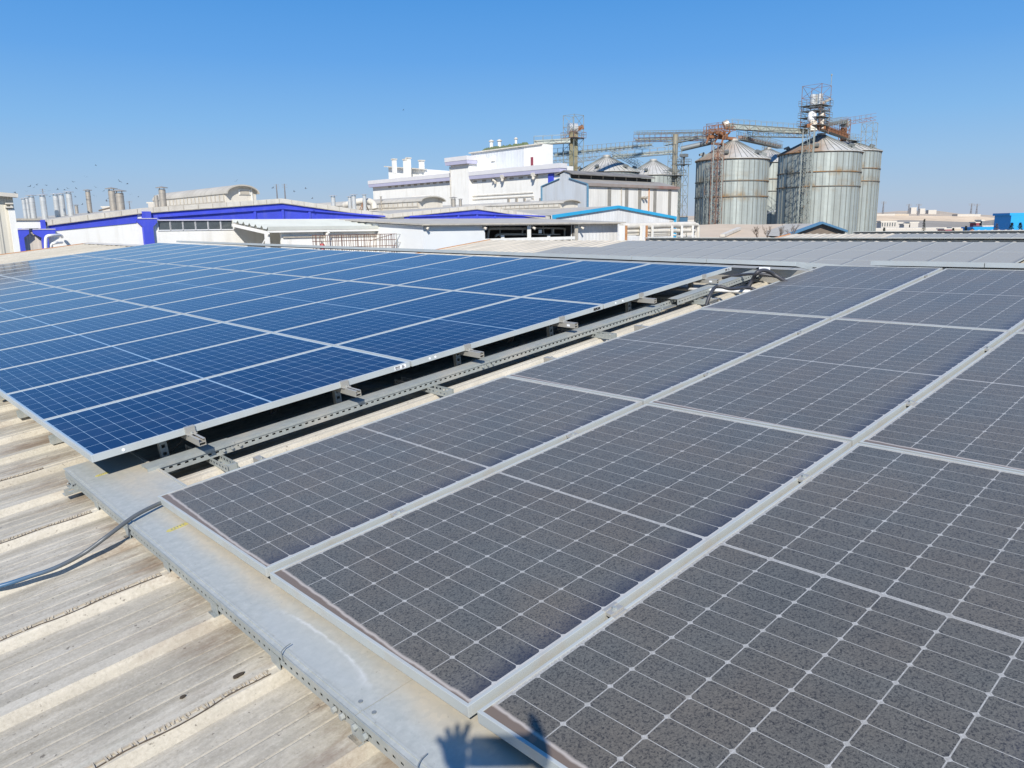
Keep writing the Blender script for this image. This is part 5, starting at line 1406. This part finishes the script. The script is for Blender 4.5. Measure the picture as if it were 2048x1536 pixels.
b = MB(); q = at(1418, 300, 142.5); lattice(b, V(q.x, q.y, 0), .9, .9, 0, at(1418, 326, 142).z, 1.4, .07, .05); b.build('ladder', LATT, t)
b = MB(); p_ = at(1452, 249, 149); b.tube([p_ - V(.3, -.3, .2), p_ + V(.3, -.3, .2)], .8, 12); b.build('drive_motor', STEEL_DULL, t)
conveyor('conveyor', 'pale tube conveyor bridging the two big front silos at the top', (1458, 258), (1612, 268), 149, 162, 1.3, .9, LATT, 1.15, CONVEY)
conveyor('catwalk', 'truss walkway below the pale tube conveyor between the big silos', (1500, 273), (1612, 275), 152, 162, 1.4, .8, LATT, None)
conveyor('conveyor', 'descending conveyor from the front left silo to the silo in the slot', (1480, 279), (1560, 297), 150, 190, 1.4, .8, LATT, .7, LATT_R)
b = MB(); q = at(1532, 297, 196); t = thing('cone_spout', 'small support frame on the slot silo cone', 'machinery', q); lattice(b, V(q.x, q.y, 0), 1.4, 1.4, q.z - 1, at(1532, 275, 196).z, 1.3, .08, .06); b.build('lattice', LATT, t)
# main elevator tower on the biggest silo
zd = 158
t, c, w = tower('bucket_elevator', 'tallest red lattice elevator tower above the biggest silo', 1634, 172, zd, 56, 266, LATT_R, 2.4, 'elevator')
q = at(1616, 300, 154.5); b = MB(); lattice(b, V(q.x, q.y, 0), 2.1, 1.5, 0, at(1616, 258, 154.5).z, 1.5, .1, .065); b.build('lower_lattice', LATT, t)
for px in (1604, 1626):
    q2 = at(px, 300, 154); b = MB(); b.tube([(q2.x, q2.y, 0), (q2.x, q2.y, at(px, 262, 154).z)], .12, 8); b.build('leg_pipe', LATT, t)
for px, y0p, y1p, r_ in ((1625, 190, 215, .62), (1638, 189, 212, .72)):
    q2 = at(px, y1p, zd); b = MB(); b.tube([q2, V(q2.x, q2.y, at(px, y0p, zd).z)], r_, 16); b.build('head_drum', STEEL, t, smooth='auto')
q2 = at(1624, 232, zd); b = MB(); b.lathe((q2.x, q2.y, q2.z - .6), [(.45, -.9), (.9, -.1), (.9, 1.0), (.35, 1.7)], 16); b.build('hopper', STICK, t, smooth='auto')
b = MB(); b.bar(at(1645, 205, zd), at(1660, 198, zd), .5, .4); b.bar(at(1626, 238, zd), at(1626, 262, zd), 1.3, 1.1); b.bar(at(1642, 214, zd), at(1642, 258, zd), .9, .8); b.build('leg_casing', STEEL_DULL, t)
b = MB(); b.bar(at(1612, 252, zd), at(1640, 249, zd), 1.0, .7); b.bar(at(1618, 257, zd), at(1650, 255, zd), .8, .5); b.bar(at(1641, 205, zd), at(1647, 212, zd), .7); b.bar(at(1638, 222, zd), at(1650, 232, zd), .4); b.build('rusty_trough', RUST, t)
for zz, ww in ((at(1634, 211, zd).z, w * 1.2), (at(1634, 221, zd).z, w * 1.1), (at(1634, 234, zd).z, w * 1.2), (at(1634, 250, zd).z, w * 1.25)): platform(t, c, zz, ww, GALV_DARK)
for a_, b_ in (((1644, 246), (1660, 234)), ((1646, 208), (1664, 198)), ((1658, 228), (1640, 222))):
    b = MB(); b.bar(at(*a_, zd), at(*b_, zd), .7, .12); b.bar(at(*a_, zd) + V(0, 0, .9), at(*b_, zd) + V(0, 0, .9), .06); b.build('stair', GALV_DARK, t)
q2 = at(1662, 172, zd); b = MB(); b.tube([q2, V(q2.x, q2.y, at(1662, 150, zd).z)], .06, 6); b.tube([V(q2.x, q2.y, at(1662, 152, zd).z), V(q2.x, q2.y, at(1662, 149, zd).z)], .16, 8); b.build('mast', LATT, t)
conveyor('conveyor', 'rusty orange conveyor descending right from the tall elevator', (1640, 259), (1692, 277), 158, 180, 1.4, .9, RUST, 1.0, RUST)
conveyor('conveyor', 'dark conveyor bridge rising right of the tall elevator', (1646, 254), (1690, 246), 160, 182, 1.2, .7, LATT, .6, GALV_DARK)
t = thing('transfer_house', 'small rusty transfer frame between the tall elevator and right tower', 'machinery', at(1688, 262, 182)); q = at(1688, 280, 182)
b = MB(); lattice(b, V(q.x, q.y, 0), 1.8, 1.8, q.z - .5, at(1688, 240, 182).z, 1.2, .12, .07); b.build('frame', LATT_R, t)
b = MB(); b.box((q.x - .7, q.y - .7, at(1688, 254, 182).z), (q.x + .7, q.y + .7, at(1688, 243, 182).z)); b.build('machine_casing', CONVEY, t); b = MB(); b.box((q.x - .8, q.y - .6, q.z - .3), (q.x - .1, q.y + .6, at(1688, 256, 182).z)); b.build('chute', RUST, t)
conveyor('catwalk', 'low walkway on the cone of the half hidden right silo', (1692, 279), (1718, 283), 180, 185, 1.2, .7, LATT, None)
conveyor('conveyor', 'red lattice bridge from the transfer frame to the right lattice tower', (1692, 250), (1748, 241), 182, 185, 1.2, .8, LATT_R, None, None, False)
tower('lattice_tower', 'tall thin lattice tower at the right edge of the silos', 1740, 246, 180, 31, None, LATT, 1.9)
q = at(1553, 440, 150); b = MB(); b.tube([at(1531, 428, 165), at(1550, 422, 160)], .1, 8); tag(b.build('spout_pipe', STICK), 'thin white pipe slanting in the dark slot between the silos', 'pipe')

# ------------------------------------------------------------------ low roofs in front of the silos
t = thing('shed', 'wide low sand-coloured roof in front of the silos', 'shed', at(1480, 470, 100))
b = MB()
pts = [at(x, y, 100 if x > 1400 else 100) for x, y in ((1392, 450), (1440, 448), (1520, 449), (1600, 447), (1640, 449))]
pts2 = [at(x, y, 84) for x, y in ((1388, 476), (1440, 476), (1520, 476), (1600, 476), (1640, 476))]
k = len(pts); dn = [V(p.x, p.y, 0) for p in pts + pts2]
b.add(pts + pts2 + dn, [(i, i+1, k+i+1, k+i) for i in range(k-1)] + [(k+i, k+i+1, 3*k+i+1, 3*k+i) for i in range(k-1)] + [(0, k, 3*k, 2*k), (k-1, 2*k-1, 4*k-1, 3*k-1)] + [(i+1, i, 2*k+i, 2*k+i+1) for i in range(k-1)])
b.build('roof', plain('sandy_roof', (.56, .455, .34), .95, 0, .12, .3, spec=.1, dirt=(.36, .32, .27), dirt_amt=.5, dirt_sc=.15), t)
b = MB(); b.bar(at(1445, 471, 84.5) , at(1478, 457, 92), .5, .3); b.build('roof_strip', CREAM, t)
t = thing('gable_shed', 'small brown gable shed with blue roof verge before the biggest silo', 'shed', at(1640, 470, 82))
b = MB(); a0, a1, a2 = at(1568, 473, 80), at(1640, 447, 82), at(1690, 464, 84); b.prism([V(a0.x, a0.y, 0), V(a2.x, a2.y, 0), a2, a1, a0], V(.6, .6, 0)); b.build('gable_wall', BRICK, t)
b = MB(); off = V(-.25, -.25, .08); b.bar(a0 + off, a1 + off, .4, .22); b.bar(a1 + off, a2 + off, .4, .22); b.build('verge_trim', TRIMBLUE, t)
b = MB(); b.quad(a0, a1, a1 + V(8, 8, 0), a0 + V(8, 8, 0)); b.quad(a1, a2, a2 + V(8, 8, 0), a1 + V(8, 8, 0)); b.build('roof', FIBRE, t)
b = MB(); rg = random.Random(12); 
def twig(b, p, d, L_, r, lv):
    q = p + d * L_; b.tube([p, q], r, 5, r * .6, cap=False)
    if lv:
        for k in range(3):
            nd = (d + V(rg.uniform(-.8, .8), rg.uniform(-.8, .8), rg.uniform(-.1, .6))).normalized(); twig(b, p.lerp(q, rg.uniform(.4, 1)), nd, L_ * rg.uniform(.5, .8), r * .6, lv - 1)
for nm, xs in (('left bare shrub twigs rising before the sandy roof', (1515, 1535)), ('right bare shrub twigs beside the brown gable shed', (1560, 1580))):
    b = MB()
    root = at(sum(xs)/2, 478, 78)
    for x in xs:
        p = at(x, 478, 78); b.tube([root - V(0, 0, .3), p], .05, 5)
        for k in range(4): twig(b, p, V(rg.uniform(-.6, .6), rg.uniform(-.6, .6), 1).normalized(), rg.uniform(.5, .9), .03, 3)
    tag(b.build('bare_shrub', BARK), nm, 'shrub', 'bare shrubs before the silos')

# ------------------------------------------------------------------ far hills, distant buildings, pylons and trees
hm = NT('hill_earth'); hx = hm.sep()
hcol = hm.mix(hm.ramp(hm.noise(.006, 6, .65), .4, .62), (.52, .42, .315), (.38, .325, .255))
hcol = hm.mix(hm.ramp(hm.noise(.012, 5, .6), .6, .7), hcol, (.30, .27, .22))
HILL = hm.done(hcol, .95, 0, .2)
BANK = plain('sandy_cutting', (.70, .54, .36), .95, 0, .25, .02, dirt=(.5, .39, .27), dirt_amt=.7, dirt_sc=.03)
SLOPEM = plain('grey_brown_slope', (.30, .265, .215), .95, 0, .2, .01)
def hill(name, pix_, zd, depth, foot, mt=None):
    b = MB(); ps = [at(x, y, zd) for x, y in pix_]; n = len(ps)
    fr_, mid, bk = [], [], []
    for i, p in enumerate(ps):
        d = V(p.x, p.y, 0).normalized()
        fr_.append(V(p.x, p.y, 0) - d * foot); mid.append(p); bk.append(V(p.x, p.y, p.z * .9) + d * depth)
    fr_ = [V(q.x, q.y, -1) for q in fr_]
    b.add(fr_ + mid + bk, [(i, i+1, n+i+1, n+i) for i in range(n-1)] + [(n+i, n+i+1, 2*n+i+1, 2*n+i) for i in range(n-1)])
    structure(name, b, mt or HILL, recalc=True)
rgh = random.Random(21)
hill('hill', [(1200 + k * 40, 426 + 4 * math.sin(k * .7) + rgh.uniform(-1.5, 1.5) + (0 if k > 8 else 6)) for k in range(46)], 2600, 900, 900)
hill('hill', [(-900 + k * 60, 441 + 3 * math.sin(k * .9) + rgh.uniform(-1.5, 1.5)) for k in range(40)], 3200, 900, 1200)
hill('earth_bank', [(1600, 437), (1700, 432), (1760, 431), (1850, 431.5), (1905, 432.5), (1960, 433), (2000, 437), (2030, 443)], 1700, 300, 450, BANK)
hill('slope', [(1740, 448), (1765, 443), (1800, 440), (1850, 441), (1905, 443), (1950, 444.5), (1985, 440), (2010, 435), (2060, 431), (2120, 430), (2300, 436)], 1250, 250, 400, SLOPEM)
def block(lab, px0, px1, yt, yb, zd, mt, rf=None, cat='building', grp='distant buildings on the right'):
    p, q = at(px0, yb, zd), at(px1, yb, zd); z1 = at(px0, yt, zd).z; t = thing('distant_building', lab, cat, V(p.x, p.y, 0), grp)
    d = (q - p); d.z = 0; nrm = V(-d.y, d.x, 0).normalized()
    if nrm.dot(p - CAM) < 0: nrm = -nrm
    dep = nrm * max(6, min(d.length * .6, 25))
    b = MB(); b.prism([V(p.x, p.y, -2), V(q.x, q.y, -2), V(q.x, q.y, z1), V(p.x, p.y, z1)], dep); b.build('wall', mt, t)
    b = MB(); hh = (z1 - p.z) * .12 + .3; e = d.normalized() * .5; b.prism([V(p.x, p.y, z1 + .01) - e, V(q.x, q.y, z1 + .01) + e, V(q.x, q.y, z1 + hh) + e, V(p.x, p.y, z1 + hh) - e], dep * 1.04); b.build('roof', rf or CREAM, t)
    n = int((px1 - px0) / 5)
    if n > 1 and 'dark vertical bays' in lab:
        b = MB()
        for k in range(n):
            a, c = p.lerp(q, (k + .3) / n), p.lerp(q, (k + .7) / n); za_, zb_ = p.z + (z1 - p.z) * .1, p.z + (z1 - p.z) * .85
            b.prism([V(a.x, a.y, za_) - nrm * .05, V(c.x, c.y, za_) - nrm * .05, V(c.x, c.y, zb_) - nrm * .05, V(a.x, a.y, zb_) - nrm * .05], nrm * .04)
        b.build('window_row', GLASSDK, t)
    return t
WALLM = plain('off_white_far_wall', (.52, .485, .43), .9, 0, .06, .05)  # plain off-white wall colour of the distant blocks
TANM = plain('tan_far_wall', (.52, .44, .34), .9, 0, .1, .05)
block('white house on the far ridge, left of the two pylons', 1822, 1833, 416, 422, 2400, WALLM)
block('smaller white house on the far ridge, right of the pylons', 1840, 1850, 418, 423, 2400, WALLM)
block('long flat white shed on the far ridge', 1857, 1873, 420.5, 422.5, 2400, WALLM)
block('grey-roofed long shed below the ridge near the silos', 1750, 1790, 428.3, 430, 1900, WALLM, FIBRE)
block('long tan shed below the far ridge', 1790, 1818, 428.6, 430, 1900, TANM)
block('wide white factory below the ridge with a curved grey roof', 1915, 1948, 428.8, 431, 1900, WALLM, FIBRE)
block('low white block at the right end of the hillside works', 1948, 1961, 429.2, 432, 1900, WALLM)
block('white block with dark vertical bays on the plain', 1762, 1792, 444, 454, 520, WALLM)
block('white box right of the dark-bayed block', 1792, 1805, 446, 452, 520, WALLM)
block('small white box before the earth bank', 1808, 1818, 449, 454, 480, WALLM)
block('white cube beside the pointed tree', 1820, 1836, 446, 456, 480, WALLM)
block('long white warehouse along the foot of the plain', 1745, 1890, 459, 466, 330, WALLM)
block('short maroon wall piece of the long warehouse', 1890, 1905, 459, 466, 320, MAROON)
block('tan warehouse right of the maroon wall', 1905, 1948, 457.5, 466, 330, TANM)
block('low bright blue warehouse at the right', 1948, 2015, 457, 466, 260, SKYBLUE, SKYBLUE)
block('tall bright blue warehouse cut by the right edge', 2020, 2110, 431, 456, 240, SKYBLUE, SKYBLUE)
block('white shed behind the low blue warehouse', 1966, 2016, 453, 458, 380, WALLM)
block('dark twin tank house on the plain, left of the bare tree', 1952, 1958, 446, 455, 420, MAROON)
block('slim dark tower beside the twin tank house', 1963, 1966, 442, 455, 420, GALV_DARK)
block('pale low factory row left of the silos, far away', 1362, 1392, 441, 444, 900, WALLM)
block('white box on the far left skyline behind the chimneys', 297, 309, 407, 416, 260, WALLM)
block('white roof box on the far left skyline', 205, 225, 415, 420, 260, WALLM)
def pylon(lab, px, yt, yb, zd):
    c = at(px, yb, zd); z1 = at(px, yt, zd).z; t = thing('pylon', lab, 'pylon', V(c.x, c.y, c.z), 'distant power pylons'); w = zd * .0022
    b = MB(); lattice(b, V(c.x, c.y, 0), w, w, c.z - 15, z1, max(3, (z1 - c.z) / 6), zd * .0003, zd * .0002, .25)
    for f_ in (.78, .88, .97):
        z = c.z + (z1 - c.z) * f_; b.bar((c.x - w * 1.2, c.y + w * 1.2, z), (c.x + w * 1.2, c.y - w * 1.2, z), zd * .0003)
    b.build('lattice', plain('far_pylon', (.25, .25, .26), .7) if 'far_pylon' not in bpy.data.materials else bpy.data.materials['far_pylon'], t)
for lab, px, yt, yb in (('power pylon just right of the silos', 1766, 403, 422), ('power pylon left of the white ridge house', 1817, 408, 424), ('power pylon between the two white ridge houses', 1837, 408, 421), ('power pylon on the right ridge, left one', 1942, 407, 424), ('power pylon on the right ridge, right one', 1953, 408, 424)): pylon(lab, px, yt, yb, 2000)
for lab, px, yt, yb in (('thin mast pair on the left skyline, taller one', 571, 368, 402), ('thin mast pair on the left skyline, shorter one', 555, 369, 402), ('faint pylon behind the left chimneys', 91, 378, 425), ('faint pylon right of the beige chimney pair', 260, 402, 420)): pylon(lab, px, yt, yb, 600)
def conifer(lab, px, yt, yb, zd, wpx, bare=False):
    c = at(px, yb, zd); z1 = at(px, yt, zd).z; r = wpx / FPX * zd / 2; t = thing('conifer_tree', lab, 'tree', V(c.x, c.y, c.z), 'trees at the far right')
    b = MB(); b.tube([(c.x, c.y, c.z - 8), (c.x, c.y, z1)], .22, 6, .04); b.build('trunk', BARK, t)
    b = MB(); rg2 = random.Random(px)
    for k in range(420 if not bare else 160):
        f_ = rg2.random() ** .8; a = rg2.random() * 6.283; rr_ = r * (1 - f_) ** .8 * rg2.uniform(.3, 1.05); z = c.z - 1 + (z1 - c.z + 1) * f_
        p = V(c.x + rr_ * math.cos(a), c.y + rr_ * math.sin(a), z); s_ = rg2.uniform(.15, .5)
        d = V(math.cos(a), math.sin(a), rg2.uniform(-.5, .3)) * s_; e = V(-math.sin(a), math.cos(a), rg2.uniform(-.3, .3)) * s_ * .5
        b.quad(p - e, p + d, p + e)
    b.build('crown', NEEDLE if not bare else BARK, t)
conifer('tall pointed dark conifer on the plain', 1847, 438, 462, 280, 8)
conifer('small dark conifer before the dark-bayed block', 1768, 455, 464, 260, 5)
conifer('low dark bush by the maroon wall', 1906, 456, 464, 260, 6)
conifer('small leaning conifer before the tan warehouse', 1931, 452, 464, 240, 8)
conifer('reddish broad tree before the low blue warehouse', 1992, 447, 463, 210, 16, True)
conifer('dark conifer before the tall blue warehouse, left one', 2022, 445, 463, 200, 12)
conifer('dark conifer before the tall blue warehouse, right one', 2039, 445, 463, 200, 14)

# ------------------------------------------------------------------ birds over the left roofs
BP = [(29, 385), (31, 387), (53, 383), (60, 373), (68, 375), (73, 370), (93, 371), (98, 382), (100, 393), (115, 379), (129, 380), (135, 377), (146, 364), (152, 377), (172, 354), (192, 375), (208, 382), (218, 377), (213, 402), (218, 397), (239, 363), (255, 368), (261, 389), (277, 394), (189, 392), (151, 394), (165, 409), (473, 362), (546, 376), (588, 383), (611, 377), (625, 397), (79, 390), (192, 331), (807, 220), (1237, 296)]
gBd = 'birds flying over the left rooftops'
b0 = None
rb = random.Random(4)
for k, (px, py) in enumerate(BP):
    p = at(px, py, rb.uniform(58, 75))
    mw = Matrix.Translation(p) @ Matrix.Rotation(rb.uniform(0, 6.28), 4, 'Z') @ Matrix.Rotation(rb.uniform(-.7, .7), 4, 'X') @ Matrix.Scale(rb.uniform(.38, .62), 4)
    if b0 is None:
        b = MB(); b.tube([(-.16, 0, 0), (-.08, 0, .01), (.05, 0, .01), (.12, 0, .02), (.16, 0, .02)], .03, 6, .012)
        b.add([(.06, .02, .02), (-.07, .02, .02), (-.04, .22, .12), (.05, .17, .10), (-.08, .36, .07)], [(0, 1, 2, 3), (3, 2, 4)])
        b.add([(.06, -.02, .02), (-.07, -.02, .02), (-.04, -.22, .12), (.05, -.17, .10), (-.08, -.36, .07)], [(1, 0, 3, 2), (2, 3, 4)])
        b.quad((-.14, -.01, 0), (-.26, -.05, 0), (-.26, .05, 0), (-.14, .01, 0))
        b0 = b.build('bird', BIRD, origin=(0, 0, 0)); o = b0
    else: o = b0.copy(); COL.objects.link(o)
    o.matrix_world = mw
    tag(o, 'small dark bird in flight among others over the factory rooftops', 'bird', gBd)

# ------------------------------------------------------------------ the photographer, standing just behind the camera; only the shadow is in the picture
def skin_chain(chains, name, mat, parent, levels=2):
    """chains: lists of (point, radius); the first point of later chains names an existing vertex by position"""
    vs, es, rad = [], [], []
    def idx(p, r):
        for i, q in enumerate(vs):
            if (q - p).length < 1e-4: return i
        vs.append(p); rad.append(r); return len(vs) - 1
    for ch_ in chains:
        prev = None
        for p, r in ch_:
            i = idx(Vector(p), r)
            if prev is not None: es.append((prev, i))
            prev = i
    me = bpy.data.meshes.new(name); off = ROOT[parent.name]
    me.from_pydata([tuple(v - off) for v in vs], es, [])
    me.materials.append(mat)
    o = bpy.data.objects.new(name, me); COL.objects.link(o); o.parent = parent; ROOT[o.name] = off
    md = o.modifiers.new('skin', 'SKIN')
    if not me.skin_vertices: me.skin_vertices.new()
    for i, r in enumerate(rad): me.skin_vertices[0].data[i].radius = (r, r)
    me.skin_vertices[0].data[0].use_root = True
    md2 = o.modifiers.new('sub', 'SUBSURF'); md2.levels = levels; md2.render_levels = levels
    md.use_smooth_shade = True
    return o
fw = (M @ V(0, 0, 1)); fw.z = 0; fw.normalize(); rt = V(fw.y, -fw.x, 0)
zup = V(0, 0, 1)
def body(r, f_, u): return CAM + rt * r + fw * f_ + zup * u         # right, forward, up from the lens
foot_z = (FR @ V((FR.inverted() @ (CAM - fw * .4)).x, (FR.inverted() @ (CAM - fw * .4)).y, ROOFN + .0)).z - CAM.z
ps = thing('person', 'person in a dark jacket holding up a phone, seen only by the shadow', 'person', body(-.1, -.42, foot_z))
hip = body(-.10, -.44, foot_z + .93)
ch_t = body(-.10, -.43, -.28); nk = body(-.10, -.40, -.10)
torso = [(hip, .15), (body(-.10, -.45, foot_z + 1.10), .14), (ch_t, .155), (body(-.10, -.42, -.17), .10), (nk, .055), (body(-.155, -.37, -.01), .075), (body(-.165, -.365, .06), .095), (body(-.165, -.375, .12), .075)]
armR = [(ch_t, .155), (body(.09, -.43, -.22), .065), (body(.22, -.34, -.36), .045), (body(.08, -.09, -.09), .042), (body(.05, -.035, -.015), .034)]
armL = [(ch_t, .155), (body(-.29, -.43, -.22), .065), (body(-.38, -.30, -.38), .045), (body(-.18, -.09, -.09), .042), (body(-.15, -.04, -.015), .034)]
legR = [(hip, .15), (body(.0, -.43, foot_z + .84), .095), (body(.02, -.40, foot_z + .48), .06), (body(.02, -.43, foot_z + .09), .042), (body(.03, -.28, foot_z + .04), .035)]
legL = [(hip, .15), (body(-.20, -.45, foot_z + .84), .095), (body(-.24, -.42, foot_z + .48), .06), (body(-.24, -.47, foot_z + .09), .042), (body(-.25, -.32, foot_z + .04), .035)]
skin_chain([torso, armR, armL, legR, legL], 'body', CLOTH, ps)
for sg, wr in ((1, body(.05, -.035, -.015)), (-1, body(-.15, -.04, -.015))):
    cx = -.05; ex_ = cx + .092 * sg - (.018 if sg < 0 else -.006)
    palm = body(ex_, -.026, .034)
    chains = [[(wr, .032), (palm, .038)]]
    for k in range(4 if sg < 0 else 0):
        rr_ = (-.222, -.198, -.168, -.136)[k]; uu = (.082, .112, .124, .126)[k]
        mid_ = body(rr_ * .55 - .162 * .45, -.020, .034 + (uu - .034) * .55)
        chains.append([(palm, .034), (mid_, .0105), (body(rr_, -.010, uu), .0085)])
    for k in range(4 if sg > 0 else 0):
        up_ = .028 + .018 * k
        lift = .010 * k + (.012 if sg < 0 else 0)
        chains.append([(palm, .034), (body(ex_ + .004 * sg, -.014, up_ + .008), .0100), (body(ex_ - .008 * sg, .004, up_ + .014 + lift * .6), .0090), (body(ex_ - .026 * sg, .007, up_ + .018 + lift), .0078)])
    chains.append([(palm, .034), (body(ex_ - .014 * sg, -.034, .062), .011), (body(ex_ - .040 * sg, -.030, .078), .009)])
    skin_chain(chains, 'hand', SKIN, ps, 1)
b = MB(); hc_ = body(-.165, -.385, .085); rgk = random.Random(8)
for k in range(150):
    a, e_ = rgk.uniform(0, 6.28), rgk.uniform(-.3, 1.5); d = V(math.cos(a) * math.cos(e_), math.sin(a) * math.cos(e_), math.sin(e_)); p = hc_ + d * .095; q = p + (d + V(rgk.uniform(-.5, .5), rgk.uniform(-.5, .5), rgk.uniform(-.6, .3))).normalized() * rgk.uniform(.02, .045)
    b.bar(p, q, .022, .016)
b.build('hair', HAIR, ps)
ph = thing('phone', 'black phone held out in both hands in front of the face', 'phone', body(0, -.012, 0))
b = MB(); P_ = [body(-.130, -.006, -.01), body(.030, -.006, -.01), body(.030, -.006, .078), body(-.130, -.006, .078)]
b.prism(P_, -fw * .008); b.build('case', PHONE, ph)
b = MB(); P_ = [body(-.125, -.0142, -.011), body(.025, -.0142, -.011), body(.025, -.0142, .074), body(-.125, -.0142, .074)]; b.prism(P_, -fw * .0006); b.build('screen', GLASSDK, ph)
